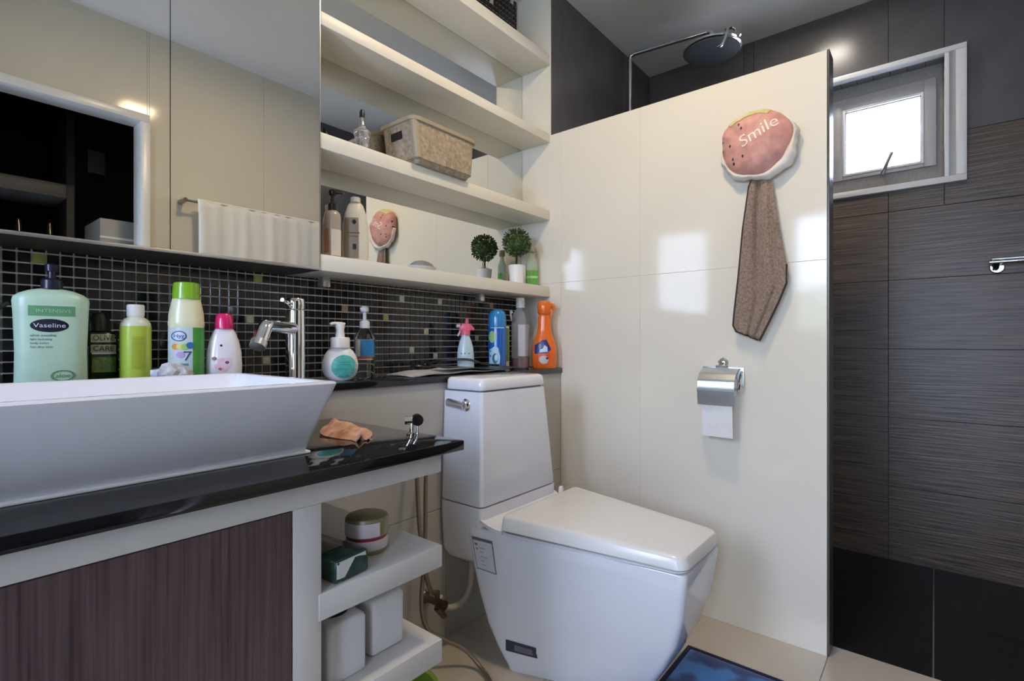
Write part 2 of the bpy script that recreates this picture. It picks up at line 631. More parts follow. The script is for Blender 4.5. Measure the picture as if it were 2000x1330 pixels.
# left wall with two windows
W2, W3 = (.40, .92, 1.03, 2.01), (-.42, -.12, .12, 2.01)  # lower part of W3 is added to light the basin front and toilet
bm = bmesh.new()
for q in minus((YF - .1, YB + .1, -.12, ZC + .1), W2):
    for a0, a1, b0, b1 in minus(q, W3): box(bm, XL - .12, XL - TH, a0, a1, b0, b1)
wlf = struct('wall_left', bm, 'grout_light', 'cream tiled wall with a window and a narrow window lengthened for light')
tiles(wlf, 'X', XL, -TH, [YF, .15, .75, YB], [0, .62, 1.24, 1.86, ZC], 'cream_tile', holes=[W2, W3], gap=.0012)
for n_, w in ((2, W2), (3, W3)):
    t = thing('window_%d' % n_, ('clear window in the left wall beside the basin', 'narrow window in the left wall, lengthened downward for added light')[n_ - 2], None, (XL - .05, (w[0] + w[1]) / 2, w[2]), kind='structure')
    f = .022
    bm = bx(XL - .08, XL - .03, w[0], w[0] + f, w[2], w[3], r=.002)
    box(bm, XL - .08, XL - .03, w[1] - f, w[1], w[2], w[3], r=.002)
    box(bm, XL - .08, XL - .03, w[0] + f, w[1] - f, w[2], w[2] + f, r=.002)
    box(bm, XL - .08, XL - .03, w[0] + f, w[1] - f, w[3] - f, w[3], r=.002)
    obj('frame', bm, 'winwhite', t)
    obj('pane', bx(XL - .058, XL - .053, w[0] + f, w[1] - f, w[2] + f, w[3] - f), 'pane_clear', t, smooth=False)

# dark room behind the doorway
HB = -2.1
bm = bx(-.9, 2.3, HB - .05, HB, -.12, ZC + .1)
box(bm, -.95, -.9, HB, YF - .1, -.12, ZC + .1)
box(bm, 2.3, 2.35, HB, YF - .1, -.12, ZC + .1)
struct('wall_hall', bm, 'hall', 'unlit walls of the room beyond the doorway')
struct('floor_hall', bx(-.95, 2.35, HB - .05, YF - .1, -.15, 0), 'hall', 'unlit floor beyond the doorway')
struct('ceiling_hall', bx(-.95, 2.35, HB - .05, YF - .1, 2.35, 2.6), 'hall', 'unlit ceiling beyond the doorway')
d = thing('door_1', 'white doorway frame seen in the mirror', None, (.4, YF, 0), kind='structure')
bm = bx(.795, .832, YF - .11, YF + .014, 0, 2.022, r=.003)
obj('jamb', bm, 'winwhite', d)
obj('jamb', bx(-.005, .032, YF - .11, YF + .014, 0, 2.022, r=.003), 'winwhite', d)
obj('lintel', bx(-.005, .832, YF - .11, YF + .014, 2.022, 2.06, r=.003), 'winwhite', d)

# shower window
t = thing('window_1', 'small bright awning window with white frame in the shower', None, (XO, .34, 1.60), kind='structure')
a0, a1, b0, b1 = -.10, .78, 1.606, 2.163
xa, xb = XO - .03, XO + .012
obj('frame', bx(xa, xb, a0, a1, b1 - .022, b1, r=.002), 'winwhite', t)
obj('frame', bx(xa, xb, a0, a1, b0, b0 + .026, r=.002), 'winwhite', t)
obj('frame', bx(xa, xb, a0, a0 + .034, b0 + .026, b1 - .022, r=.002), 'winwhite', t)
obj('frame', bx(xa, xb, a1 - .034, a1, b0 + .026, b1 - .022, r=.002), 'winwhite', t)
bm = bx(xa + .004, xb, -.066, -.058, b0 + .026, b1 - .022)
box(bm, xa + .010, xb, -.060, -.046, b0 + .026, b1 - .022)
obj('screen_track', bm, 'wingrey', t, smooth=False)
obj('screen_rail', bx(xa + .002, xb, -.046, -.030, b0 + .026, b1 - .022, r=.002), 'winwhite', t)
obj('screen_rail', bx(xa + .002, xb, .71, .73, b0 + .026, b1 - .022, r=.002), 'winwhite', t)
XG = 2.88
bm = bx(XO, XG + .03, WO[0] - .004, WO[0], WO[2], WO[3])
box(bm, XO, XG + .03, WO[1], WO[1] + .004, WO[2], WO[3])
obj('reveal', bm, 'reveal', t, smooth=False)
nt_ = 12
for zz, sg in ((WO[3], 1), (WO[2], -1)):
    for i in range(nt_):
        y0 = WO[0] + (WO[1] - WO[0]) * i / nt_
        put('reveal_tile', tile_mesh('reveal_tile', XG + .03 - XO, (WO[1] - WO[0]) / nt_ - .003, .006, 'reveal'), ((XO + XG + .03) / 2, y0 + (WO[1] - WO[0]) / nt_ / 2, zz + sg * .002), t)
SA = (-.005, .71, 1.711, 2.089)
bm = bmesh.new()
for q in minus(WO, SA): box(bm, XG, XG + .05, *q)
obj('fixed_frame', bm, 'reveal', t, smooth=False)
obj('mullion', bx(XG - .004, XG + .05, .376, .386, SA[2], SA[3], r=.001), 'wingrey', t)
for y0, y1 in ((-.005, .376), (.386, .71)):
    bm = bmesh.new()
    z0, z1 = SA[2], SA[3]
    fa_, fb_, ft, fbm = .042, .040, .052, .017
    for q in ((y0, y0 + fa_, z0, z1), (y1 - fb_, y1, z0, z1), (y0 + fa_, y1 - fb_, z0, z0 + fbm), (y0 + fa_, y1 - fb_, z1 - ft, z1)):
        box(bm, XG - .012, XG + .035, *q, r=.002)
    s = obj('sash', bm, 'wingrey', t)
    bm = bmesh.new()
    f2 = .010
    u0, u1, v0, v1 = y0 + fa_, y1 - fb_, z0 + fbm, z1 - ft
    for q in ((u0, u0 + f2, v0, v1), (u1 - f2, u1, v0, v1), (u0 + f2, u1 - f2, v0, v0 + f2), (u0 + f2, u1 - f2, v1 - f2, v1)):
        box(bm, XG - .016, XG + .02, *q, r=.0015)
    obj('bead', bm, 'winwhite', s)
    bm = bmesh.new()
    for q in ((u0 + f2, u0 + f2 + .003, v0 + f2, v1 - f2), (u1 - f2 - .003, u1 - f2, v0 + f2, v1 - f2), (u0 + f2, u1 - f2, v1 - f2 - .003, v1 - f2), (u0 + f2, u1 - f2, v0 + f2, v0 + f2 + .003)):
        box(bm, XG - .004, XG + .006, *q)
    obj('gasket', bm, 'black', s, smooth=False)
    obj('pane', bx(XG + .008, XG + .013, u0 + f2, u1 - f2, v0 + f2, v1 - f2), 'pane_frost', s, smooth=False)
obj('stay_arm', tube([(XG - .018, .185, 1.708), (XG - .030, .170, 1.740), (XG - .030, .148, 1.795)], .0080, 8), 'alu', t)

# ================================================================== FITTED FURNITURE
# mirror cabinet
mc = thing('mirror_cabinet', 'mirror-fronted wall cabinet above the basin', 'cabinet', (.22, YB, 1.143))
obj('carcass', bx(-.30, .7395, YS + .007, YB - .005, 1.150, 2.44), pl('cabinet_dark', (.05, .05, .05), .4), mc, smooth=False)
obj('bottom_panel', bx(-.30, .7395, YS + .003, YB - .005, 1.142, 1.1495), pl('cabinet_dark', (.05, .05, .05)), mc, smooth=False)
for x0, x1 in ((-.30, .046), (.046, .392), (.392, .7405)):
    obj('mirror_door', bx(x0 + .0008, x1 - .0008, YS, YS + .005, 1.149, 2.44), 'mirror', mc, smooth=False)
obj('bottom_trim', bx(-.30, .7405, YS - .001, YS + .004, 1.1415, 1.1485, r=.001), 'alu', mc)
obj('side_edge', bx(.7405, .7425, YS, YS + .16, 1.1415, 2.44), 'alu', mc, smooth=False)

# open shelves to the right of it
sh = thing('wall_shelf', 'white open wall shelves with mirrored back beside the mirror cabinet', 'shelf', (1.27, YB, 1.142))
obj('mirror_back', bx(.7425, XP - .002, 1.4225, 1.4275, 1.142, 2.176), 'mirror', sh, smooth=False)
obj('back_board', bx(.7425, XP - .002, 1.428, YB - .004, 1.142, 2.18), 'paint', sh, smooth=False)
for z0, z1 in ((1.142, 1.186), (1.470, 1.513), (1.802, 1.838), (2.132, 2.176)):
    obj('shelf', bx(.743, XP - .001, YS + .002, 1.4222, z0, z1, r=.0015), 'paint', sh)
obj('side_panel', bx(XP, XP + .006, YS, YB - .002, 1.834, ZC - .001, r=.001), 'paint', sh)
for xq in (.83, 1.507):
    obj('bracket', bx(xq - .012, xq + .012, 1.385, 1.415, 1.112, 1.142, r=.002), 'alu', sh)

# granite ledge and worktop
obj('granite_ledge', bx(XL, XP - .001, 1.207, YB - .003, ZL - .02, ZL, r=.002), 'granite', label='narrow black granite ledge running behind basin and toilet', cat='ledge')
obj('countertop', bx(-.60, .745, .735, 1.2165, .732, .752, r=.002), 'granite', label='glossy black granite worktop under the white basin', cat='worktop')

va = thing('vanity_cabinet', 'white vanity with dark wood door and open end shelves', 'cabinet', (.05, .99, 0))
obj('apron', bx(-.60, .705, .760, .785, .692, .7315, r=.001), 'vanity', va)
obj('post', bx(.400, .446, .760, .80, 0, .692, r=.001), 'vanity', va)
obj('divider', bx(.404, .44, .80, 1.215, 0, .7315, r=.001), 'vanity', va)
obj('door_panel', bx(-.55, .3975, .762, .782, .02, .690, r=.001), 'wood', va)
obj('back_rail', bx(.441, .705, 1.19, 1.215, .69, .7315, r=.001), 'vanity', va)
for z0, z1 in ((.504, .547), (.315, .360), (.08, .12)):
    obj('shelf', bx(.441, .706, .758, 1.2155, z0, z1, r=.0015), 'vanity', va)

# basin
bs = thing('basin', 'white rectangular vessel basin with sloping sides on the black worktop', 'basin', (.2, 1.0, .752))


def rr(x0, x1, y0, y1, z, r):
    return rquad(y0, y1, (x1 - x0) / 2, (x1 - x0) / 2, r, z, (x0 + x1) / 2, 5)


ZR = .882
bm = rings(bmesh.new(), [rr(-.095, .480, .867, 1.150, .757, .012), rr(-.096, .482, .864, 1.153, .760, .013), rr(-.125, .506, .806, 1.197, ZR - .004, .012),
                         rr(-.124, .505, .8075, 1.196, ZR - .001, .012), rr(-.121, .502, .810, 1.193, ZR, .012), rr(-.113, .494, .818, 1.185, ZR, .012),
                         rr(-.110, .491, .821, 1.182, ZR - .002, .014), rr(-.085, .466, .862, 1.150, .80, .03), rr(-.06, .44, .885, 1.125, .778, .04)])
obj('bowl', bm, 'porcelain', bs, ang=30)
obj('sealant', bx(-.099, .485, .861, 1.154, .7521, .7572, r=.002), pl('white_sealant', (.82, .82, .80), .5), bs)
obj('drain', lathe([(.022, .778), (.022, .781), (.018, .783)], cx=.19, cy=1.0), 'chrome', bs)

# faucet
fx, fy = .675, 1.275
fa = thing('faucet', 'tall chrome single-lever faucet at the right end of the basin', 'faucet', (fx, fy, ZL))
obj('column', lathe([(.029, ZL), (.029, ZL + .006), (.0235, ZL + .010), (.0235, 1.028), (.0225, 1.032)], cx=fx, cy=fy), 'chrome', fa)
obj('lever_cap', lathe([(.0225, 1.034), (.0235, 1.038), (.0235, 1.058), (.021, 1.062)], cx=fx, cy=fy), 'chrome', fa)
dv = Vector((-.62, -.50, 0)).normalized()
o0 = Vector((fx, fy, .985))
bm = tube([o0 + dv * .01, o0 + dv * .08 + Vector((0, 0, .001)), o0 + dv * .148 + Vector((0, 0, .002)), o0 + dv * .162 + Vector((0, 0, -.003)), o0 + dv * .172 + Vector((0, 0, -.014)), o0 + dv * .190 + Vector((0, 0, -.038))], .0160, 16, sub=4)
obj('spout', bm, 'chrome', fa)
o1 = o0 + dv * .190 + Vector((0, 0, -.038))
obj('aerator', cyl(bmesh.new(), o1 - dv * .003 + Vector((0, 0, .004)), o1 + dv * .006 + Vector((0, 0, -.008)), .0175, .0170), 'steel', fa)
obj('lever', tube([Vector((fx, fy, 1.046)) + dv * .015, Vector((fx, fy, 1.048)) + dv * .045, Vector((fx, fy, 1.053)) + dv * .075], .0045, 8), 'chrome', fa)

# ================================================================== TOILET
TX = 1.318
to = thing('toilet', 'white square-cut close-coupled toilet with tapered cistern', 'toilet', (TX, .85, 0))
secs = [(0, .600, .965, .045, .172), (.012, .597, .968, .047, .174), (.06, .565, 1.0, .058, .182), (.12, .530, 1.032, .074, .188), (.20, .490, 1.060, .094, .193), (.28, .467, 1.082, .110, .197), (.36, .455, 1.097, .123, .200), (.392, .452, 1.10, .127, .201), (.398, .455, 1.098, .125, .199)]
bm = rings(bmesh.new(), [rquad(a, b, w0, w1, [.020, .020, .03, .03], z, TX, 5) for z, a, b, w0, w1 in secs])
bmesh.ops.triangulate(bm, faces=bm.faces[:])
bowl = obj('bowl', bm, 'porcelain', to, ang=50)
bm = rings(bmesh.new(), [rquad(1.06, 1.214, .16, .165, .02, .27, TX - .004), rquad(1.046, 1.214, .185, .187, .02, .30, TX - .004), rquad(1.036, 1.214, .192, .194, .02, .40, TX - .004), rquad(1.034, 1.214, .1935, .195, .02, .4535, TX - .004)])
obj('pedestal_back', bm, 'porcelain', to, ang=50)
bm = sheet(lambda s, t: (TX - .195 + .39 * s, 1.10 - .14 * (1 - t), .397 + .048 * t ** 2.2), 8, 8, .01)
obj('deck', bm, 'porcelain', to)
bm = rings(bmesh.new(), [rquad(1.038, 1.212, .190, .192, .018, .4575, TX - .004), rquad(1.036, 1.213, .192, .194, .018, .461, TX - .004), rquad(1.052, 1.214, .163, .170, .014, .795, TX - .014), rquad(1.054, 1.213, .161, .168, .014, .797, TX - .014)])
tank = obj('cistern', bm, 'porcelain', to, ang=40)
bm = rings(bmesh.new(), [rquad(1.051, 1.205, .163, .168, .022, .8025, TX - .014), rquad(1.049, 1.206, .1645, .170, .022, .806, TX - .014), rquad(1.053, 1.206, .161, .167, .020, .831, TX - .014), rquad(1.057, 1.204, .157, .163, .02, .837, TX - .014), rquad(1.064, 1.200, .150, .157, .02, .840, TX - .014)])
obj('cistern_lid', bm, 'porcelain', to, ang=60)
# seat and lid, the lid a little higher at the hinge
bm = rings(bmesh.new(), [rquad(.458, .960, .122, .196, [.035, .035, .02, .02], .3995, TX), rquad(.456, .962, .124, .198, [.035, .035, .02, .02], .4005, TX), rquad(.456, .962, .124, .198, [.035, .035, .02, .02], .4035, TX), rquad(.458, .960, .122, .196, [.035, .035, .02, .02], .405, TX)])
obj('seat_ring', bm, 'seat', to)


def tilt(r):
    return [(x, y, z + (y - .45) * .03 * (z - .40) / .04) for x, y, z in r]


RR = [.030, .030, .018, .018]
RF = [.022, .022, .014, .014]
bm = rings(bmesh.new(), [tilt(rquad(.453, .962, .127, .1985, RR, .4085, TX)), tilt(rquad(.450, .964, .129, .2005, RR, .411, TX)), tilt(rquad(.455, .961, .1255, .196, RR, .433, TX)), tilt(rquad(.458, .958, .1225, .193, RR, .4375, TX)), tilt(rquad(.464, .954, .1175, .188, RR, .4400, TX)), tilt(rquad(.472, .949, .111, .182, RR, .4410, TX))])
obj('lid', bm, 'seat', to, ang=30)
bm = rings(bmesh.new(), [rquad(.462, .955, .118, .190, RF, .397, TX), rquad(.462, .955, .118, .190, RF, .410, TX)])
obj('lid_buffer', bm, pl('seam_grey', (.16, .16, .18), .6), to)
bm = rings(bmesh.new(), [rquad(1.058, 1.205, .155, .162, .02, .795, TX - .014), rquad(1.058, 1.205, .155, .162, .02, .806, TX - .014)])
obj('cistern_gasket', bm, pl('seam_grey', (.16, .16, .18)), to)
bm = rings(bmesh.new(), [rquad(1.042, 1.205, .186, .188, .02, .450, TX - .004), rquad(1.042, 1.205, .186, .188, .02, .460, TX - .004)])
obj('cistern_gasket', bm, pl('seam_grey', (.16, .16, .18)), to)
obj('bolt_cap', lathe([(.009, .40), (.009, .44), (.006, .447)], n=14, cx=TX + .185, cy=1.01), 'white', to)
# flush lever on the side of the cistern
bm = lathe([(.019, 0), (.019, .006), (.014, .010), (.011, .018)], n=18)
bm.transform(Matrix.Translation((TX - .179, 1.112, .757)) @ Matrix.Rotation(-math.pi / 2, 4, 'Y'))
lv = obj('flush_lever', bm, 'chrome', to)
obj('paddle', tube([(TX - .197, 1.108, .754), (TX - .200, 1.140, .760), (TX - .196, 1.176, .762)], [.011, .013], 12), 'steel', lv)


def side_print(name, quad, mm, off=.0006, nx=14, nz=14):
    """flat print on the left side of the toilet: corners as (y, z)"""
    bm = bmesh.new()
    (ay, az), (by, bz), (cy, cz), (dy, dz) = quad
    g = []
    for j in range(nz + 1):
        r_ = []
        for i in range(nx + 1):
            s, t_ = i / nx, j / nz
            y = (ay * (1 - s) + by * s) * (1 - t_) + (dy * (1 - s) + cy * s) * t_
            z = (az * (1 - s) + bz * s) * (1 - t_) + (dz * (1 - s) + cz * s) * t_
            r_.append(bm.verts.new((TX - .3, y - .85, z)))
        g.append(r_)
    for v in bm.verts: v.co.x -= TX
    for j in range(nz):
        for i in range(nx):
            bm.faces.new((g[j][i], g[j][i + 1], g[j + 1][i + 1], g[j + 1][i]))
    return decal(name, bm, mm, bowl, (1, 0, 0), off)


def sub(q, s0, s1, t0, t1):
    (ay, az), (by, bz), (cy, cz), (dy, dz) = q
    f = lambda s, t_: ((ay * (1 - s) + by * s) * (1 - t_) + (dy * (1 - s) + cy * s) * t_, (az * (1 - s) + bz * s) * (1 - t_) + (dz * (1 - s) + cz * s) * t_)
    return (f(s0, t0), f(s1, t0), f(s1, t1), f(s0, t1))


Q = ((1.075, .369), (.999, .369), (.986, .272), (1.056, .276))
ink = pl('grey_ink', (.16, .16, .20), .5)
side_print('sticker_border', Q, ink, .0010)
side_print('sticker', sub(Q, .04, .96, .09, .965), pl('sticker_paper', (.66, .67, .74), .4), .0018)
for i, (s0, s1, t0, t1) in enumerate(((.12, .26, .18, .24), (.16, .24, .32, .37), (.30, .62, .30, .315), (.30, .52, .42, .435), (.30, .66, .56, .575), (.30, .50, .68, .695), (.30, .56, .80, .815))):
    side_print('sticker_print', sub(Q, s0, s1, t0, t1), ink, .0026, 4, 2)
Q2 = ((.962, .089), (.868, .089), (.868, .056), (.962, .056))
side_print('badge', Q2, pl('badge_dark', (.05, .05, .085), .25), .0012)
side_print('badge_plate', sub(Q2, .30, .88, .25, .8), pl('badge_grey', (.16, .16, .20), .25), .0022)

# water supply
vs = thing('angle_valve', 'small angle valve on the wall beside the toilet', 'valve', (1.06, 1.215, .15))
obj('body', cyl(cyl(bmesh.new(), (1.06, 1.216, .165), (1.06, 1.150, .165), .010), (1.06, 1.160, .150), (1.06, 1.160, .20), .008), pl('old_brass', (.18, .13, .10), .35, metal=.9), vs)
obj('wall_flange', lathe([(.022, 0), (.020, .004), (.011, .007)], n=18).__class__ and cyl(bmesh.new(), (1.06, 1.2165, .165), (1.06, 1.209, .165), .022, .018), 'chrome', vs)
obj('valve_knob', cyl(bmesh.new(), (1.06, 1.152, .165), (1.06, 1.128, .165), .013, .015), pl('dark_knob', (.035, .018, .016), .4), vs)
obj('tee_fitting', cyl(bmesh.new(), (1.06, 1.160, .150), (1.085, 1.155, .115), .011, .009), pl('old_brass', (.18, .13, .10)), vs)
obj('supply_pipe', tube([(1.075, 1.165, .175), (1.085, 1.165, .150), (1.115, 1.160, .128), (1.16, 1.155, .130), (1.185, 1.150, .155), (1.192, 1.145, .20), (1.193, 1.14, .285)], .0095, 10), pl('ivory_pipe', (.55, .50, .44), .35), label='ivory bent water pipe feeding the toilet cistern', cat='pipe')
gold = pl('hose_braid', (.28, .23, .17), .35, metal=.7, scale=400, bump=.3)
obj('braided_hose', tube([(.985, 1.2165, .620), (.981, 1.185, .622), (.966, 1.145, .605), (.957, 1.13, .55), (.966, 1.13, .42), (1.00, 1.14, .27), (1.03, 1.15, .21), (1.055, 1.16, .199)], .0065, 10), gold, label='left braided hose dropping behind the worktop corner to the valve', cat='hose')
obj('braided_hose', tube([(1.040, 1.2165, .620), (1.037, 1.190, .622), (1.018, 1.158, .605), (1.006, 1.15, .54), (1.002, 1.15, .34), (.985, 1.145, .20), (.992, 1.13, .128), (1.03, 1.10, .09), (1.075, 1.06, .055), (1.09, 1.01, .015), (1.05, .93, .012), (.97, .88, .012)], .0062, 10), gold, label='right braided hose that loops down onto the floor', cat='hose')

# sprayer post on the worktop
sp = thing('tap_post', 'short chrome post with black knob at the worktop corner', 'tap', (.716, .862, .752))
obj('stem', cyl(bmesh.new(), (.716, .862, .7515), (.716, .862, .790), .0055), 'chrome', sp)
obj('stem', cyl(bmesh.new(), (.724, .853, .7515), (.724, .853, .782), .003), 'chrome', sp)
obj('base', lathe([(.012, .7515), (.012, .755), (.007, .758)], n=18, cx=.716, cy=.862), 'chrome', sp)
obj('head', cyl(bmesh.new(), (.704, .872, .783), (.720, .860, .783), .0085), 'chrome', sp)
obj('knob', cyl(bmesh.new(), (.727, .860, .784), (.720, .848, .784), .0125, .0120), 'black', sp)

# ================================================================== BOTTLES ON THE LEDGE
def bottle(name, label, x, y, z, prof, mm, sy=1., p=2., n=32, rz=None, cat='bottle'):
    t = thing(name, label, cat, (x, y, z), face_cam(x, y) if rz is None else rz)
    b = obj('body', lathe(prof, n, sy, p=p), mm, t, local=True)
    return t, b


def cap(t, prof, mm, name='cap', sy=1., n=28, p=2.):
    return obj(name, lathe(prof, n, sy, p=p), mm, t, local=True)


def prof_text(s, size, x, z, width=None, align='CENTER', shear=0.):
    bm = upright(text_bm(s, size, 0, align, shear, width))
    for v in bm.verts: v.co += Vector((x, 0, z))
    return bm


def band(t, r, z0, z1, mm, name='label', a0=0, a1=360, sy=1., n=40, prof=None):
    """wrap-around label; angles measured from the front, -Y"""
    bm = bmesh.new()
    A = [math.radians(-90 + a0 + (a1 - a0) * i / n) for i in range(n + 1)]
    rr_ = [(r, z0), (r, z1)] if prof is None else prof
    vs_ = [[bm.verts.new((q * math.cos(a), q * math.sin(a) * sy, z)) for a in A] for q, z in rr_]
    for u, w in zip(vs_, vs_[1:]):
        for i in range(n):
            bm.faces.new((u[i], u[i + 1], w[i + 1], w[i]))
    bmesh.ops.remove_doubles(bm, verts=bm.verts[:], dist=1e-6)
    return obj(name, bm, mm, t, local=True)


def pump(t, z, mm, s=1., ang=0., col_r=.014, name='pump', nozzle=.035, drop=.004):
    bm = lathe([(col_r, z), (col_r, z + .016 * s), (col_r * .6, z + .019 * s), (.0045 * s, z + .020 * s), (.0045 * s, z + .042 * s)], 20)
    lathe([(.009 * s, z + .040 * s), (.010 * s, z + .042 * s), (.010 * s, z + .050 * s), (.006 * s, z + .054 * s)], 18, bm=bm)
    c, s_ = math.cos(ang), math.sin(ang)
    tube([(0, 0, z + .047 * s), (c * nozzle * .6, s_ * nozzle * .6, z + .048 * s), (c * nozzle, s_ * nozzle, z + .048 * s - drop)], [.0058 * s, .0038 * s], 10, bm)
    return obj(name, bm, mm, t, local=True)


# big pale green lotion
mint = pl('mint_plastic', (.46, .66, .53), .32)
t, b = bottle('lotion_bottle', 'large mint green lotion bottle with navy pump and oval logo', .207, 1.315, ZL,
              [(.048, 0), (.053, .004), (.0535, .03), (.0525, .09), (.055, .165), (.0565, .186), (.055, .193), (.047, .200), (.034, .206), (.020, .2095), (.016, .210)], mint, sy=.52, p=2.6)
cap(t, [(.0165, .210), (.0165, .226), (.012, .230)], 'navy', 'collar')
bm = lathe([(.006, .228), (.006, .243), (.0105, .244), (.0110, .256), (.007, .259)], 18)
tube([(0, 0, .251), (.004, .03, .252), (.005, .05, .246)], [.006, .004], 10, bm)
obj('pump', bm, 'navy', t, local=True)
dk = pl('leaf_green_print', (.11, .33, .16), .4)
decal('badge_strip', rect_face(bmesh.new(), -.033, .034, .157, .176, 16, 3), dk, b, off=.0005)
decal('badge_text', prof_text('INTENSIVE', .009, .003, .1665, .05), pl('pale_green_print', (.36, .58, .40), .4), b, off=.0010)
decal('logo_oval', ellipse_face(bmesh.new(), -.003, .139, .0275, .0125, 32), 'navy', b, off=.0005)
decal('logo_text', prof_text('Vaseline', .0115, -.003, .139, .046), pl('logo_white', (.62, .68, .84), .4), b, off=.0011)
for i, (s_, w_) in enumerate((('aloe soothe', .036), ('light hydrating', .030), ('body lotion', .026), ('for dry skin', .032))):
    decal('print_line', prof_text(s_, .0068 if i == 0 else .0055, -.030 + w_ / 2, .1205 - i * .0072, w_), pl('navy_print', (.05, .13, .15), .5), b, off=.0006)
bm = bmesh.new()
for k in range(28):
    a, a2 = math.pi * 2 * k / 28, math.pi * 2 * (k + 1) / 28
    bm.faces.new([bm.verts.new((.016 + q * math.cos(w) * 1.0, 0, .044 + q * .6 * math.sin(w))) for q, w in ((.018, a), (.018, a2), (.014, a2), (.014, a))])
decal('emblem', bm, dk, b, off=.0006)
decal('emblem_print', prof_text('aloe', .011, .016, .044, .022), dk, b, off=.0007)

# black object at the far left edge
t, b = bottle('pump_bottle', 'black bottle with slanted nozzle at the left end of the ledge', .104, 1.345, ZL,
              [(.030, 0), (.033, .004), (.033, .085), (.030, .100), (.016, .112), (.012, .116)], 'black')
cap(t, [(.0135, .116), (.0135, .132), (.008, .136)], 'black', 'collar')
obj('nozzle', tube([(0, 0, .130), (.002, 0, .150), (.020, -.004, .160), (.046, -.006, .182)], [.0055, .0035], 10), 'black', t, local=True)

# dark green bottle
t, b = bottle('shampoo_bottle', 'small black and dark green bottle between mint and lime bottles', .290, 1.362, ZL,
              [(.029, 0), (.0315, .004), (.032, .10), (.031, .118), (.026, .128), (.020, .131)], pl('deep_green_plastic', (.010, .020, .010), .25), sy=.7, p=2.4)
cap(t, [(.019, .131), (.019, .152), (.012, .168), (.008, .170)], 'black')
gm = pl('green_label', (.05, .12, .03), .35, col2=(.16, .27, .06), scale=90)
decal('label', rect_face(bmesh.new(), -.012, .028, .045, .077, 14, 3), gm, b, off=.0005)
for zz, w_ in ((.116, .030), (.094, .032)):
    decal('label', rect_face(bmesh.new(), -.014, .028, zz - .0085, zz + .0085, 14, 3), pl('grey_green_label', (.34, .37, .27), .4), b, off=.0005)
    decal('print', prof_text('OLIVE' if zz > .1 else 'CARE', .015, .007, zz, .034), 'black', b, off=.0010)
decal('label_base', rect_face(bmesh.new(), -.012, .028, .086 - .003, .086 - .0005, 14, 1), pl('logo_white', (.8, .8, .8)), b, off=.0006)
decal('side_strip', rect_face(bmesh.new(), -.026, -.017, .02, .10, 3, 3), pl('grey_strip', (.11, .12, .13), .4), b, off=.0005)

# lime bottle with white cap
lime = pl('lime_liquid', (.44, .60, .07), .22, coat=.3)
t, b = bottle('toner_bottle', 'slim lime green bottle with white screw cap', .345, 1.328, ZL,
              [(.024, 0), (.0275, .004), (.0280, .02), (.0280, .135), (.027, .148), (.022, .156), (.015, .161), (.0145, .164)], pl('milky_plastic', (.66, .70, .60), .25), n=36)
band(t, .0284, .012, .142, lime, 'liquid_label', -140, 140)
cap(t, [(.0155, .163), (.016, .165), (.016, .186), (.014, .188)], 'white')
decal('label', rect_face(bmesh.new(), -.006, .017, .052, .120, 10, 3), pl('lime_print', (.36, .46, .04), .35), b, off=.0012)
decal('print_line', rect_face(bmesh.new(), -.004, .015, .114, .1145, 8, 1), pl('lime_dark', (.20, .27, .03), .4), b, off=.0020)
decal('print_line', rect_face(bmesh.new(), -.004, .015, .104, .1045, 8, 1), pl('lime_dark', (.20, .27, .03), .4), b, off=.0020)

# detergent bottle with bright green cap
t, b = bottle('softener_bottle', 'tall pale bottle with bright green cap and rainbow label', .433, 1.300, ZL,
              [(.030, 0), (.034, .005), (.0345, .03), (.0345, .142), (.0352, .146), (.0352, .152), (.0345, .156), (.0342, .168), (.031, .186), (.028, .200), (.027, .204)], pl('pale_yellow_plastic', (.74, .74, .50), .28), sy=.85)
cap(t, [(.0275, .204), (.0275, .206), (.0262, .232), (.0250, .239), (.022, .241)], pl('bright_green_cap', (.22, .46, .02), .25, coat=.3))
band(t, .0349, .012, .140, pl('label_white_blue', (.55, .66, .70), .3), 'label', -85, 20, sy=.85)
band(t, .0350, .012, .140, pl('label_green', (.07, .33, .06), .3), 'label', 20, 120, sy=.85)
decal('logo_oval', ellipse_face(bmesh.new(), -.014, .121, .0145, .0115, 24), pl('ink_blue', (.03, .07, .22), .4), b, off=.0012)
decal('logo_oval', ellipse_face(bmesh.new(), -.014, .121, .0122, .0092, 24), pl('logo_white', (.8, .8, .8)), b, off=.0018)
decal('logo_text', prof_text('Hyg', .012, -.014, .121, .020), pl('ink_blue', (.03, .07, .22)), b, off=.0024)
for i, (c_, x_) in enumerate(((('print_orange', (.75, .33, .05)), -.020), (('print_yellow', (.70, .66, .14)), -.011), (('print_lime', (.35, .58, .12)), -.003), (('print_blue', (.03, .17, .50)), .007))):
    decal('rainbow_patch', ellipse_face(bmesh.new(), x_, .098 + (i == 3) * .003, .0075, .007, 18), pl(*c_), b, off=.0013 + i * .0003)
decal('numeral', prof_text('7', .030, .002, .076, .016), pl('ink_navy', (.02, .10, .20), .4), b, off=.0013)
decal('flower_print', ellipse_face(bmesh.new(), -.011, .080, .008, .007, 18), pl('print_violet', (.50, .33, .62), .4), b, off=.0016)
decal('print_patch', rect_face(bmesh.new(), -.020, .004, .056, .061, 8, 1), pl('ink_teal', (.10, .30, .36), .4), b, off=.0013)

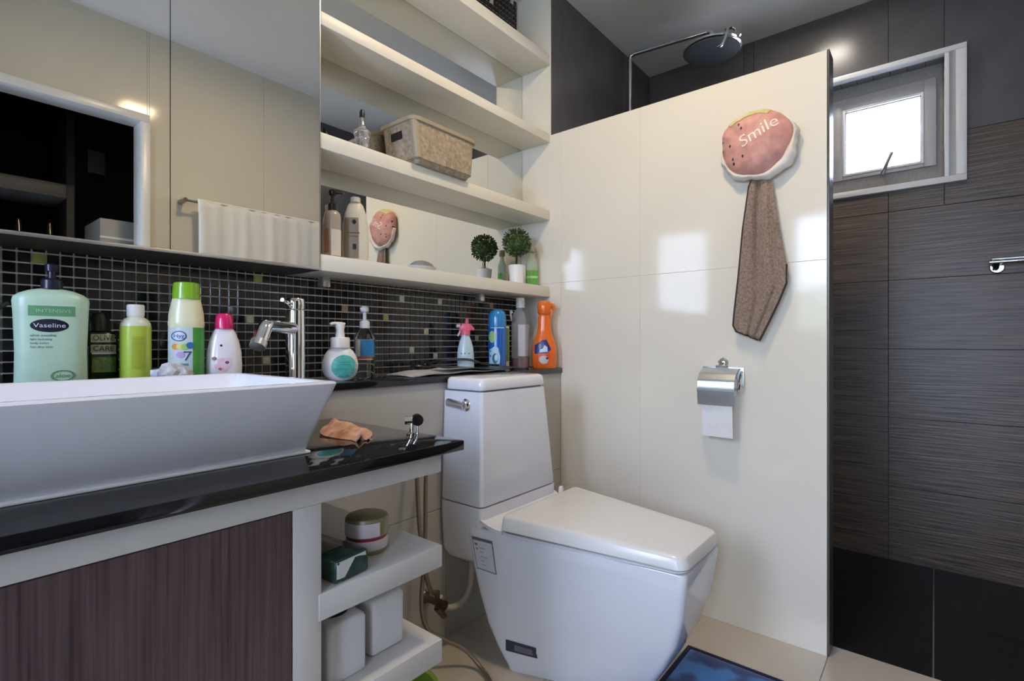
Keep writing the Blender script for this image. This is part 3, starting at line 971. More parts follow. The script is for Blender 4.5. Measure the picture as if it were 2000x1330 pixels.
# white bottle with magenta cap
t, b = bottle('body_milk_bottle', 'rounded white bottle with magenta cap and pink flowers', .507, 1.286, ZL,
              [(.030, 0), (.034, .004), (.037, .03), (.0378, .055), (.036, .085), (.031, .110), (.024, .130), (.0185, .139)], pl('gloss_white_plastic', (.80, .79, .83), .18, coat=.3), sy=.6, p=2.2)
cap(t, [(.0195, .139), (.0195, .150), (.0175, .168), (.014, .1735), (.009, .175)], pl('magenta_cap', (.62, .012, .13), .2, coat=.4))
decal('logo_dot', ellipse_face(bmesh.new(), -.006, .100, .0027, .0027, 14), 'black', b)
for (x_, z_, r_, c_) in ((-.004, .063, .011, ('petal_pink', (.80, .50, .60))), (-.010, .052, .010, ('petal_pink', (.8, .5, .6))), (.004, .056, .011, ('petal_pale', (.80, .62, .69))), (-.001, .047, .009, ('petal_pink', (.8, .5, .6))), (.008, .066, .008, ('petal_pale', (.8, .62, .69))),
                         (-.020, .070, .0055, ('petal_core', (.16, .10, .11))), (.006, .061, .0042, ('petal_core', (.16, .10, .11))), (-.008, .046, .0036, ('petal_rose', (.36, .10, .18)))):
    decal('flower_print', ellipse_face(bmesh.new(), x_, z_, r_, r_ * .8, 16), pl(*c_), b, off=.0006 + .0004 * (r_ < .007) + .0001 * (z_ * 100 % 3))

# crumpled packet on the ledge in front of the lime bottle
random.seed(3)
bm = bmesh.new()
bmesh.ops.create_icosphere(bm, subdivisions=3, radius=1)
for v in bm.verts:
    n_ = v.co.copy()
    q = 1 + .35 * noise.noise(n_ * 2.3) + .18 * noise.noise(n_ * 6)
    v.co = Vector((n_.x * .038 * q + .385, n_.y * .020 * q + 1.235, ZL + .0305 + n_.z * .030 * q))
mz = min(v.co.z for v in bm.verts)
for v in bm.verts: v.co.z += ZL - mz
obj('crumpled_packet', bm, pl('silver_white_film', (.70, .72, .76), .25, col2=(.36, .40, .50), scale=60), smooth=False, label='crumpled white plastic packet behind the basin rim', cat='packet')

# foam pump with teal disc
t, b = bottle('foam_bottle', 'round white foam soap bottle with teal disc label', .812, 1.287, ZL,
              [(.024, 0), (.030, .003), (.043, .016), (.0485, .036), (.0485, .050), (.043, .070), (.034, .084), (.0265, .090), (.0255, .092)], pl('satin_white', (.82, .83, .82), .3), sy=.62)
cap(t, [(.0262, .0922), (.0262, .118), (.024, .121), (.0125, .122), (.0120, .130), (.0105, .142), (.0125, .150), (.012, .158), (.007, .161)], 'white', 'pump_collar')
obj('pump_head', tube([(.012, .006, .1585), (0, 0, .160), (-.018, -.006, .160), (-.026, -.010, .157)], [.0042, .0042], 10), 'white', t, local=True)
decal('disc_label', ellipse_face(bmesh.new(), .010, .040, .0335, .0325, 36), pl('teal_label', (.06, .45, .41), .35, col2=(.13, .55, .50), scale=70), b, off=.0006)
for zz, w_ in ((.052, .030), (.045, .038), (.033, .028)):
    decal('print_line', rect_face(bmesh.new(), .010 - w_ / 2, .010 + w_ / 2, zz, zz + .0009, 8, 1), pl('teal_dark', (.02, .24, .24), .4), b, off=.0012)

# clear gel bottle
clear = pl('clear_plastic', (.86, .90, .92), .06, trans=1., ior=1.2)
t, b = bottle('gel_bottle', 'clear pump bottle of blue gel right of the foam soap', .936, 1.350, ZL,
              [(.028, 0), (.0305, .003), (.0305, .118), (.028, .132), (.016, .146), (.0135, .150)], clear, sy=.65, p=2.6)
cap(t, [(.0290, .108), (.0290, .066)], pl('blue_gel', (.02, .20, .55), .3), 'gel', sy=.64, p=2.6)
decal('label', rect_face(bmesh.new(), -.012, .026, .066, .114, 10, 4), pl('blue_print', (.03, .25, .60), .35), b, off=.0006)
decal('label_stripe', rect_face(bmesh.new(), -.022, .024, .058, .065, 10, 1), pl('rust_stripe', (.42, .11, .06), .4), b, off=.0007)
decal('label_stripe', rect_face(bmesh.new(), -.022, .024, .054, .057, 10, 1), pl('pale_label', (.66, .69, .70), .35), b, off=.0007)
decal('label_side', rect_face(bmesh.new(), -.027, -.013, .060, .114, 5, 4), pl('pale_label', (.66, .69, .70), .35), b, off=.0006)
pump(t, .150, pl('frosted_white', (.72, .72, .72), .35), 1.25, math.radians(200), .015, nozzle=.012)

# pink trigger spray
t, b = bottle('spray_bottle', 'small pale blue spray bottle with pink trigger head', 1.375, 1.350, ZL,
              [(.028, 0), (.0315, .004), (.0315, .060), (.029, .085), (.022, .112), (.0155, .128), (.0150, .134)], pl('pale_blue_plastic', (.50, .66, .74), .25), sy=.75)
pk = pl('pink_plastic', (.74, .13, .22), .3)
bm = lathe([(.0175, .134), (.0175, .150), (.014, .153)], 18)
b2 = bmesh.new()
box(b2, -.026, .022, -.010, .010, .150, .178, r=.005)
for v in b2.verts:
    if v.co.z > .165: v.co.x = v.co.x * .62 + .000
merge(bm, b2)
obj('trigger_head', bm, pk, t, local=True)
obj('nozzle', cyl(bmesh.new(), (-.020, -.002, .168), (-.034, -.004, .168), .007, .006), pl('pink_pale', (.80, .50, .52), .3), t, local=True)
obj('trigger', tube([(-.018, 0, .154), (-.022, -.001, .142), (-.029, -.002, .130)], [.005, .0035], 8), pl('pink_pale', (.8, .5, .52)), t, local=True)
obj('spray_knob', cyl(bmesh.new(), (.004, 0, .178), (.006, 0, .196), .007, .0055), pk, t, local=True)
obj('spray_tail', tube([(.012, 0, .170), (.024, -.002, .160), (.030, -.003, .152)], [.008, .004], 8), pk, t, local=True)
for x_ in (-.016, -.002, .013):
    decal('print_mark', ellipse_face(bmesh.new(), x_, .066, .0042, .0028, 12), pl('ink_teal', (.10, .30, .36)), b)
decal('label_base', rect_face(bmesh.new(), -.026, .018, .004, .018, 10, 1), pl('pink_white', (.78, .66, .68), .35), b)

# blue aerosol
t, b = bottle('aerosol_can', 'blue aerosol can with rounded blue cap', 1.520, 1.320, ZL,
              [(.032, 0), (.035, .003), (.035, .160), (.034, .165), (.031, .168)], pl('aerosol_blue', (.010, .115, .45), .2, coat=.4))
cap(t, [(.0352, .166), (.0355, .170), (.0352, .200), (.033, .216), (.027, .228), (.016, .234), (.006, .236)], pl('aerosol_cap', (.025, .22, .52), .2, coat=.4))
decal('label_patch', ellipse_face(bmesh.new(), -.020, .128, .013, .023, 20), pl('lime_patch', (.33, .55, .22), .35), b)
decal('label_patch', poly_face(bmesh.new(), [(-.031, .005), (.006, .005), (.012, .05), (.004, .085), (-.010, .092), (-.030, .078)]), pl('pale_sky', (.42, .66, .80), .35), b, off=.0007)
decal('label_swirl', ellipse_face(bmesh.new(), -.008, .045, .011, .020, 20), pl('ink_navy', (.02, .10, .20)), b, off=.0013)
decal('label_swirl', ellipse_face(bmesh.new(), -.004, .048, .007, .013, 20), pl('pale_sky', (.42, .66, .80)), b, off=.0019)
decal('label_line', rect_face(bmesh.new(), -.026, .026, .1615, .1645, 12, 1), pl('pale_sky', (.42, .66, .80)), b, off=.0007)

# small pale carton between can and clear bottle
bm = bx(-.018, .018, -.012, .012, 0, .172, r=.001)
t = thing('tube_carton', 'slim pale carton standing behind the blue aerosol can', 'carton', (1.602, 1.355, ZL), face_cam(1.6, 1.355) + .5)
b = obj('body', bm, pl('carton_white', (.70, .76, .74), .35), t, local=True)
decal('side_print', rect_face(bmesh.new(), .001, .016, .03, .165, 3, 4), pl('carton_green', (.12, .26, .10), .4), b)

# clear bottle with white cap
t, b = bottle('clear_bottle', 'tall clear plastic bottle with white cap and amber dregs', 1.684, 1.335, ZL,
              [(.034, 0), (.037, .004), (.037, .185), (.0355, .205), (.029, .228), (.0165, .246), (.015, .252)], pl('hazy_clear', (.80, .80, .82), .12, trans=.82, ior=1.25), sy=.85, p=2.4)
cap(t, [(.0175, .250), (.0180, .252), (.0180, .290), (.016, .292)], 'white')
cap(t, [(.0355, .003), (.0355, .042)], pl('amber_liquid', (.28, .09, .03), .2), 'liquid', sy=.84, p=2.4)
band(t, .0376, .050, .180, pl('hazy_label', (.56, .55, .60), .3), 'label', -15, 78, sy=.88)
obj('loop_handle', tube([(-.033, 0, .228), (-.040, 0, .238), (-.039, 0, .215), (-.036, 0, .196)], .004, 8), 'white', t, local=True)

# orange cleaner
orange = pl('orange_plastic', (.80, .155, .012), .22, coat=.35)
t, b = bottle('cleaner_bottle', 'bright orange bathroom cleaner bottle at the partition end of the ledge', 1.727, 1.243, ZL,
              [(.042, 0), (.047, .004), (.050, .03), (.0505, .06), (.047, .095), (.038, .125), (.029, .150), (.0255, .175), (.0255, .210), (.022, .222)], orange, sy=.62, p=2.3)
bm = lathe([(.024, .222), (.0275, .226), (.0285, .250), (.0265, .268), (.022, .276)], 24, sy=.75)
tube([(.014, 0, .262), (.034, 0, .258), (.040, 0, .240)], [.010, .006], 10, bm)
obj('trigger_head', bm, orange, t, local=True)
obj('trigger', tube([(.020, -.004, .240), (.030, -.005, .232), (.026, -.005, .214)], [.006, .004], 8), pl('amber_plastic', (.78, .30, .08), .3), t, local=True)
decal('label_blue', poly_face(bmesh.new(), [(-.040, .060), (.010, .062), (.028, .078), (.008, .118), (-.008, .116), (-.040, .095)]), pl('label_navy', (.02, .035, .20), .3), b, off=.0008)
decal('label_white', poly_face(bmesh.new(), [(-.020, .066), (.014, .068), (.012, .088), (.000, .096), (-.006, .082), (-.018, .078)]), pl('logo_white', (.8, .8, .8)), b, off=.0014)
decal('label_red', poly_face(bmesh.new(), [(-.040, .018), (.018, .014), (.026, .060), (-.040, .058)]), pl('label_red', (.72, .10, .02), .3), b, off=.0008)
decal('label_pale', ellipse_face(bmesh.new(), -.002, .036, .019, .017, 22), pl('label_grey', (.58, .55, .54), .3), b, off=.0014)
decal('label_mark', ellipse_face(bmesh.new(), .011, .042, .005, .005, 12), pl('label_navy', (.02, .035, .20)), b, off=.0020)

# papers and a cord lying on the ledge behind the cistern
def mag(s, t_):
    x, y = 1.02 + .46 * s, 1.222 + .135 * t_
    return (x, y, ZL + .0010 + .010 * math.sin(math.pi * s) * (.4 + .6 * t_) + .0035 * math.sin(s * 9 + t_ * 3) ** 2)


obj('folded_paper', sheet(mag, 24, 6, .0035), pl('grey_paper', (.42, .40, .41), .6, col2=(.58, .56, .57), scale=25), label='curled grey paper lying on the ledge behind the cistern', cat='paper')
obj('folded_paper', sheet(lambda s, t_: (1.16 + .33 * s, 1.216 + .09 * t_ - .02 * s, ZL + .0165 + .006 * math.sin(s * 5 + 1) + .004 * t_), 20, 4, .0012), pl('dark_paper', (.055, .055, .062), .4), label='dark folded sheet on top of the grey paper', cat='paper')
obj('black_cord', tube([(1.13, 1.37, ZL + .012), (1.17, 1.41, ZL + .022), (1.22, 1.39, ZL + .03), (1.20, 1.35, ZL + .022), (1.15, 1.37, ZL + .026), (1.20, 1.40, ZL + .02), (1.27, 1.38, ZL + .04), (1.335, 1.30, ZL + .045), (1.375, 1.255, ZL + .028), (1.43, 1.235, ZL + .024)], .0045, 8), 'black', label='coiled black cord on the ledge left of the spray bottle', cat='cord')

# cloth on the worktop
random.seed(5)


def clothf(s, t_):
    c0 = Vector((.665, 1.075)) * (1 - s) + Vector((.612, .885)) * s
    w = .030 + .026 * math.sin(math.pi * min(1, s * 1.1)) - .012 * s
    n_ = Vector((.9, -.25)).normalized()
    q = c0 - n_ * w * (t_ - .5) * 2
    zz = .7530 + .013 * math.sin(math.pi * t_) ** .7 * (1 - .4 * s) + .006 * math.sin(s * 17 + t_ * 4) * math.sin(math.pi * t_) + .004 * math.sin(t_ * 14 + s * 5) * math.sin(math.pi * t_)
    return (q.x, q.y, max(zz, .7528))


cl = obj('peach_cloth', sheet(clothf, 34, 16, .0028), pl('peach_fabric', (.50, .20, .10), .8, col2=(.80, .56, .43), scale=20, stretch=(.6, 3, 1), bump=.3), label='crumpled peach cloth on the worktop beside the basin', cat='cloth')

# ================================================================== ON THE WALL SHELVES
Z1, Z2 = 1.186, 1.513
bw = pl('cream_bottle', (.70, .66, .57), .35)
t, b = bottle('pump_bottle', 'clear and cream pump bottle with black pump at the shelf corner', .812, 1.325, Z1,
              [(.020, 0), (.0225, .003), (.0225, .120), (.020, .130), (.012, .138)], pl('smoky_plastic', (.42, .37, .31), .25), sy=.8)
pump(t, .138, 'black', 1.1, math.radians(-10), .0125, nozzle=.030)
band(t, .0229, .008, .082, pl('cream_label', (.72, .68, .59), .4), 'label', -10, 90, sy=.82)
band(t, .0229, .015, .085, pl('salmon_label', (.40, .17, .12), .4), 'label', -90, -28, sy=.82)
t, b = bottle('shampoo_bottle', 'large cream shampoo bottle next to the black pump bottle', .905, 1.352, Z1,
              [(.033, 0), (.0375, .004), (.0385, .05), (.037, .11), (.031, .150), (.022, .176), (.015, .184), (.012, .185)], bw, sy=.55)
cap(t, [(.0145, .184), (.0145, .198), (.012, .200)], bw)
band(t, .0390, .012, .150, pl('taupe_label', (.27, .235, .185), .4), 'label', -62, 14, sy=.56, prof=[(.0384, .014), (.0390, .05), (.0375, .11), (.0345, .135)])
decal('mark', ellipse_face(bmesh.new(), -.004, .122, .006, .007, 16), 'black', b, off=.0016)
decal('mark', rect_face(bmesh.new(), -.009, .002, .040, .056, 6, 3), 'black', b, off=.0016)
decal('print_line', rect_face(bmesh.new(), -.022, .012, .088, .091, 10, 1), pl('taupe_print', (.12, .10, .075), .4), b, off=.0016)
decal('print_line', rect_face(bmesh.new(), -.020, .008, .078, .080, 10, 1), pl('taupe_print', (.12, .10, .075)), b, off=.0016)

# oval dish with a low domed lid
sd = thing('soap_dish', 'shallow pale oval soap dish with a low grey lid on the lowest shelf', 'dish', (1.135, 1.315, Z1))
obj('tray', lathe([(.034, 0), (.040, .002), (.053, .010), (.054, .013), (.050, .013), (.036, .006), (.001, .005)], 36, sy=.62, cap1=False), pl('pale_ceramic', (.60, .61, .60), .2, coat=.3), sd, local=True)
obj('lid', lathe([(.047, .0125), (.048, .015), (.042, .022), (.030, .029), (.014, .033), (.001, .0335)], 36, sy=.60), pl('grey_lid', (.22, .23, .22), .3), sd, local=True)


def topiary(x, y, z):
    t = thing('potted_plant', 'small round artificial topiary in a white pot', 'plant', (x, y, z))
    obj('pot', lathe([(.025, 0), (.027, .002), (.034, .076), (.0345, .079), (.031, .079), (.029, .066), (.001, .064)], 28, cap1=False), 'white', t, local=True)
    obj('moss', lathe([(.029, .066), (.026, .072), (.014, .076), (.001, .0765)], 20), 'soil', t, local=True)
    bm = cyl(bmesh.new(), (0, 0, .070), (.003, .002, .14), .0022)
    cyl(bm, (.008, .003, .070), (.004, .0, .135), .0016)
    cyl(bm, (-.009, -.002, .070), (-.003, .0, .135), .0016)
    obj('stem', bm, pl('twig', (.06, .05, .025), .8), t, local=True)
    random.seed(11)
    bm = bmesh.new()
    for k in range(1500):
        d_ = Vector((random.gauss(0, 1), random.gauss(0, 1), random.gauss(0, 1))).normalized()
        r_ = .054 * random.uniform(.55, 1.0) ** .6
        c_ = Vector((0, 0, .172)) + d_ * r_
        u = d_.cross(Vector((random.random(), random.random(), random.random() + .1))).normalized()
        w = (d_ + u * random.uniform(-1, 1) * .9).normalized()
        s_ = random.uniform(.004, .0075)
        side = w.cross(u.cross(w)).normalized() if u.cross(w).length > .01 else u
        side = w.cross(d_ + Vector((.01, .3, .02))).normalized()
        p0, p1 = c_, c_ + w * s_ * 1.8
        mdl = (p0 + p1) / 2
        bm.faces.new([bm.verts.new(p0), bm.verts.new(mdl + side * s_ * .5), bm.verts.new(p1), bm.verts.new(mdl - side * s_ * .5)])
    bmesh.ops.create_icosphere(bm, subdivisions=2, radius=.036, matrix=Matrix.Translation((0, 0, .172)))
    obj('foliage', bm, 'leaf', t, local=True, smooth=False, kind='stuff')
    random.seed(12)
    bm = bmesh.new()
    for k in range(70):
        a = random.uniform(0, 6.28)
        r_ = random.uniform(0, .022)
        c_ = Vector((r_ * math.cos(a), r_ * math.sin(a), .074))
        w = Vector((math.cos(a) * .6, math.sin(a) * .6, 1)).normalized()
        sd = Vector((-math.sin(a), math.cos(a), 0)) * .003
        bm.faces.new([bm.verts.new(c_ - sd), bm.verts.new(c_ + sd), bm.verts.new(c_ + w * random.uniform(.008, .016))])
    obj('tufts', bm, 'leaf', t, local=True, smooth=False, kind='stuff')
    return t


topiary(1.655, 1.332, Z1)

gcl = pl('green_clear', (.62, .72, .58), .12, trans=.5, ior=1.2)
t, b = bottle('mouthwash_bottle', 'clear bottle with green label beside the potted topiary', 1.768, 1.338, Z1,
              [(.024, 0), (.027, .004), (.027, .095), (.024, .112), (.014, .130), (.011, .150)], gcl, sy=.7)
cap(t, [(.0135, .150), (.0135, .172), (.011, .176)], pl('grey_olive', (.34, .33, .25), .4))
band(t, .0276, .010, .070, pl('green_label2', (.13, .40, .06), .35), 'label', -75, 60, sy=.72)
band(t, .0280, .036, .046, pl('lime_label', (.44, .68, .24), .35), 'label_band', -75, 60, sy=.72)
obj('trigger_arm', tube([(.012, 0, .170), (.020, 0, .150), (.022, 0, .11), (.026, 0, .03)], [.005, .004], 8), pl('grey_olive', (.34, .33, .25)), t, local=True)

# perfume bottle
t, b = bottle('perfume_bottle', 'faceted clear perfume bottle with dark stopper on the upper shelf', .905, 1.318, Z2,
              [(.019, 0), (.024, .006), (.020, .030), (.022, .048), (.026, .056), (.024, .063), (.014, .070), (.008, .076)], pl('crystal', (.85, .85, .88), .03, trans=.9, ior=1.45), n=10)
cap(t, [(.0095, .074), (.0095, .082), (.0085, .084), (.0085, .100), (.0075, .104)], 'chrome', 'neck')
cap(t, [(.0080, .103), (.0075, .120), (.005, .127), (.003, .128)], 'black', 'stopper', n=16)

# dark clip
bm = tube([(.775, 1.35, Z2 + .005), (.80, 1.33, Z2 + .007), (.83, 1.315, Z2 + .005), (.862, 1.30, Z2 + .005)], [.006, .004], 8)
cyl(bm, (.785, 1.325, Z2 + .011), (.795, 1.320, Z2 + .021), .007, .004)
obj('hair_clip', bm, pl('dark_brown_plastic', (.035, .024, .020), .3), label='dark hair clip lying left of the perfume bottle', cat='clip')

# storage basket
wk = M['weave'] = mat('woven_taupe_plastic', (.26, .20, .14), .55, col2=(.44, .36, .26), scale=95, bump=.8, detail=2)
bk = thing('storage_basket', 'taupe woven-look plastic basket overhanging the upper shelf', 'basket', (1.18, 1.335, Z2))


def rrect(x0, x1, y0, y1, z, r):
    return rquad(y0, y1, (x1 - x0) / 2, (x1 - x0) / 2, r, z, (x0 + x1) / 2, 5)


ZT = 1.655
bm = rings(bmesh.new(), [rrect(1.066, 1.296, 1.256, 1.396, Z2 + .0005, .020), rrect(1.062, 1.300, 1.250, 1.400, Z2 + .012, .022), rrect(1.054, 1.306, 1.244, 1.406, Z2 + .014, .024), rrect(1.040, 1.322, 1.247, 1.413, ZT - .012, .030),
                         rrect(1.044, 1.318, 1.251, 1.409, ZT - .012, .028), rrect(1.060, 1.301, 1.260, 1.401, Z2 + .010, .022)])
bb = obj('body', bm, wk, bk, ang=40)
bm = rings(bmesh.new(), [rrect(1.040, 1.322, 1.247, 1.413, ZT - .014, .030), rrect(1.033, 1.329, 1.241, 1.4185, ZT - .013, .034), rrect(1.032, 1.330, 1.240, 1.419, ZT - .002, .034), rrect(1.035, 1.327, 1.243, 1.417, ZT, .032), rrect(1.042, 1.320, 1.250, 1.411, ZT, .028), rrect(1.044, 1.318, 1.251, 1.409, ZT - .012, .028)], False, False)
obj('rim', bm, pl('taupe_rim', (.38, .32, .225), .45), bk)
bm = bx(1.0395, 1.050, 1.305, 1.362, ZT - .060, ZT - .034, r=.004)
for v in bm.verts: v.co.x += (ZT - v.co.z) * .10 - .0028
obj('handle_opening', bm, pl('dark_slot', (.012, .008, .008), .8), bk)
obj('corner_post', rings(bmesh.new(), [rrect(1.0525, 1.078, 1.2425, 1.268, Z2 + .015, .012), rrect(1.0385, 1.066, 1.2455, 1.272, ZT - .014, .013)]), pl('taupe_rim', (.38, .32, .225)), bk)

# ================================================================== ON THE VANITY SHELVES
ZV1, ZV2 = .547, .360
jx, jy = .600, .858
t = thing('cream_jar', 'round white cosmetic jar with olive lid and crimson band', 'jar', (jx, jy, ZV1))
obj('body', lathe([(.036, 0), (.040, .003), (.0405, .020), (.039, .026)], 32), pl('jar_white', (.66, .60, .60), .25), t, local=True)
obj('base_ring', lathe([(.0368, .0002), (.0412, .002), (.0412, .008)], 32), pl('olive_plastic', (.24, .22, .11), .3), t, local=True)
obj('band', lathe([(.0385, .0262), (.0385, .0305)], 32), pl('crimson_band', (.36, .012, .05), .35), t, local=True)
obj('lid', lathe([(.039, .0307), (.0412, .033), (.0412, .062), (.039, .066), (.034, .068), (.001, .0685)], 32), pl('olive_plastic', (.24, .22, .11)), t, local=True)
band(t, .0416, .034, .060, pl('jar_label', (.66, .60, .62), .35), 'label', -35 - math.degrees(face_cam(jx, jy)) * 0 - 75, 15)
t.rotation_euler.z = face_cam(jx, jy) + .35

t = thing('tissue_pack', 'dark green and white tissue pack at the front of the vanity shelf', 'pack', (.503, .835, ZV1), math.radians(6))
b = obj('body', bx(-.036, .036, -.066, .066, 0, .040, r=.006, seg=3), pl('bottle_green_film', (.012, .040, .034), .22, col2=(.035, .085, .07), scale=40), t, local=True)
decal('front_print', poly_face(bmesh.new(), [(-.033, .002), (-.022, .002), (.004, .034), (-.033, .036)]), pl('film_white', (.66, .70, .70), .25), b)
decal('front_print', poly_face(bmesh.new(), [(-.030, .036), (.028, .037), (.028, .030), (.012, .034)]), pl('film_white', (.66, .70, .70)), b, off=.0007)
obj('top_flap', sheet(lambda s, u: (-.034 + .05 * s, -.02 + .08 * u, .0405 + .010 * math.sin(math.pi * s) * u), 8, 6, .001), pl('grey_film', (.14, .16, .15), .25), t, local=True)


def canister(x0, x1, y0, y1, h_, lab, capx):
    cx, cy = (x0 + x1) / 2, (y0 + y1) / 2
    t = thing('plastic_canister', lab, 'canister', (cx, cy, ZV2), group='white canisters on the lower vanity shelf')
    bm = bmesh.new()
    w, d_ = (x1 - x0) / 2, (y1 - y0) / 2
    rings(bm, [rquad(-d_ + .004, d_ - .004, w - .004, w - .004, .012, 0, 0), rquad(-d_, d_, w, w, .009, .004, 0), rquad(-d_, d_, w, w, .009, h_ - .008, 0), rquad(-d_ + .002, d_ - .002, w - .002, w - .002, .010, h_ - .003, 0), rquad(-d_ + .006, d_ - .006, w - .006, w - .006, .008, h_, 0)])
    obj('body', bm, pl('cloudy_white', (.70, .70, .73), .3), t, local=True)
    obj('cap', lathe([(.028, h_ - .001), (.028, h_ + .016), (.026, h_ + .018)], 24, cx=capx, cy=-.045), 'black', t, local=True)


canister(.478, .556, .795, .985, .104, 'white plastic canister with black cap nearer the vanity post', 0)
canister(.578, .655, .812, .995, .104, 'white plastic canister with black cap at the open end of the shelf', 0)

# green thing on the floor
obj('plastic_basin', rings(bmesh.new(), [ring(.070, 0, 28, 1, .80, 1.02), ring(.096, .095, 28, 1, .80, 1.02), ring(.102, .099, 28, 1, .80, 1.02), ring(.092, .095, 28, 1, .80, 1.02), ring(.067, .006, 28, 1, .80, 1.02)]), pl('lime_plastic', (.20, .33, .05), .3), label='lime green plastic basin on the floor under the vanity shelves', cat='basin')

# ================================================================== ON THE PARTITION
XW = XP
# shower cap: a, b run right and up as seen from the room
CY, CZ = .447, 1.592
capt = thing('shower_bonnet', 'pink watermelon-print shower cap hanging on the cream partition', 'cap', (XW, CY, 1.47))


def outline(th):
    return .1085 * (1 + .030 * math.sin(3 * th + .6) + .022 * math.sin(5 * th + 1.0) + .008 * math.sin(8 * th))


def capf(r, th, lift=0.):
    R_ = outline(th) * r
    a, b_ = R_ * math.cos(th) * 1.0, R_ * math.sin(th) * .98
    x = .018 + .048 * math.sqrt(max(0, 1 - r ** 2.6)) + .006 * noise.noise(Vector((a * 22, b_ * 22, 1.5))) + .0030 * math.sin(th * 13 + 4 * r) * r ** 3 + .0016 * math.sin(th * 29 + 2) * r ** 5 + .0025 * noise.noise(Vector((a * 60, b_ * 34, 4.5))) + lift
    return Vector((XW - x, CY - a, CZ + b_))


def polar(r0, r1, t0, t1, nr, nt2, lift, bm=None, fn=capf):
    bm = bm or bmesh.new()
    g = [[bm.verts.new(fn(r0 + (r1 - r0) * j / nr, t0 + (t1 - t0) * i / nt2, lift)) for i in range(nt2 + 1)] for j in range(nr + 1)]
    for j in range(nr):
        for i in range(nt2):
            bm.faces.new((g[j][i], g[j][i + 1], g[j + 1][i + 1], g[j + 1][i]))
    return bm


bm = polar(.004, 1, 0, 2 * math.pi, 22, 96, 0)
n0 = len(bm.verts)
bmesh.ops.remove_doubles(bm, verts=bm.verts[:], dist=1e-5)
# closed back so that the cap has depth
ed = [e for e in bm.edges if len(e.link_faces) == 1 and all((v.co - Vector((XW - .06, CY, CZ))).length > .05 for v in e.verts)]
ex = bmesh.ops.extrude_edge_only(bm, edges=ed)
for v in [g for g in ex['geom'] if isinstance(g, bmesh.types.BMVert)]:
    v.co = Vector((XW - .0005, CY + (v.co.y - CY) * .86, CZ + (v.co.z - CZ) * .86))
pinkm = pl('cap_pink', (.60, .275, .23), .5, col2=(.68, .36, .31), scale=35, bump=.25)
shell = obj('shell', bm, pinkm, capt, ang=180)
obj('green_rim', polar(.80, 1.0, math.radians(62), math.radians(138), 5, 28, .0016), pl('cap_green', (.55, .56, .22), .5, col2=(.66, .62, .30), scale=40), capt, ang=180)
D = math.radians


def frill(r, th, lift):
    u = (th - D(188)) / D(194)
    w = max(0, math.sin(u * math.pi)) ** .5
    wid = .007 + .013 * w + .018 * max(0, math.sin((th - D(280)) / D(75) * math.pi)) * (D(280) < th < D(355))
    R_ = outline(th) * .96 + wid * r + .0030 * math.sin(th * 9 + 1) * r + .0015 * math.sin(th * 23) * r
    a, b_ = R_ * math.cos(th), R_ * math.sin(th) * .97
    x = .030 - .010 * r + .012 * math.sin(math.pi * r) + .003 * math.sin(th * 11) * (.3 + r) + lift
    return Vector((XW - max(x, .006), CY - a, CZ + b_))


bm = polar(0, 1, D(188), D(382), 8, 90, 0, fn=frill)
fr_o = obj('frill', bm, pl('frill_white', (.74, .69, .63), .6, bump=.2), capt, ang=180)
mod = fr_o.modifiers.new('thickness', 'SOLIDIFY')
mod.thickness = .0025
for a_, b_ in ((-.068, .076), (-.042, .058), (-.034, .044), (-.098, .018), (-.100, -.012), (-.070, -.004), (-.062, -.048), (-.030, -.046), (-.060, -.062)):
    bm = ellipse_face(bmesh.new(), 0, 0, .0034, .0048, 10)
    loc = Vector((0, CY - a_ - CY, CZ + b_ - 1.47))
    for v in bm.verts: v.co = Vector((-.3, loc.y - v.co.x, loc.z + v.co.z))
    decal('seed', bm, pl('seed_brown', (.07, .03, .025), .5), shell, (1, 0, 0), .0010)
bm = text_bm('Smile', .056, .0, shear=.1, width=.118)
ca, sa = math.cos(D(26)), math.sin(D(26))
for v in bm.verts:
    a_, b_ = v.co.x * ca - v.co.y * sa + .016, v.co.x * sa + v.co.y * ca + .020
    v.co = Vector((-.3, -a_, CZ + b_ - 1.47))
decal('lettering', bm, pl('cap_white_ink', (.90, .80, .77), .5), shell, (1, 0, 0), .0014)

# towel
TWL = [(1.480, .462), (1.455, .468), (1.316, .484), (1.166, .497), (1.050, .510), (1.005, .514), (.985, .505)]
TWR = [(1.480, .402), (1.445, .395), (1.375, .386), (1.252, .367), (1.152, .350), (1.060, .385), (.955, .434)]


def lerp_pts(tb, t_):
    x = t_ * (len(tb) - 1)
    i = min(int(x), len(tb) - 2)
    k = x - i
    return tuple(tb[i][q] * (1 - k) + tb[i + 1][q] * k for q in (0, 1))


def towelf(s, t_):
    zl, yl = lerp_pts(TWL, t_)
    zr, yr = lerp_pts(TWR, t_)
    y, z = yl * (1 - s) + yr * s, zl * (1 - s) + zr * s
    k = .25 + .75 * min(1, t_ * 3)
    groove = math.exp(-((s - .34 - .16 * t_) / .085) ** 2) + .5 * math.exp(-((s - .86 + .1 * t_) / .06) ** 2)
    bulge = .024 * (1 - groove * (1 - .35 * t_)) + .003 * math.sin(s * 9 + t_ * 3)
    return (XW - .008 - k * max(bulge, 0), y, z)


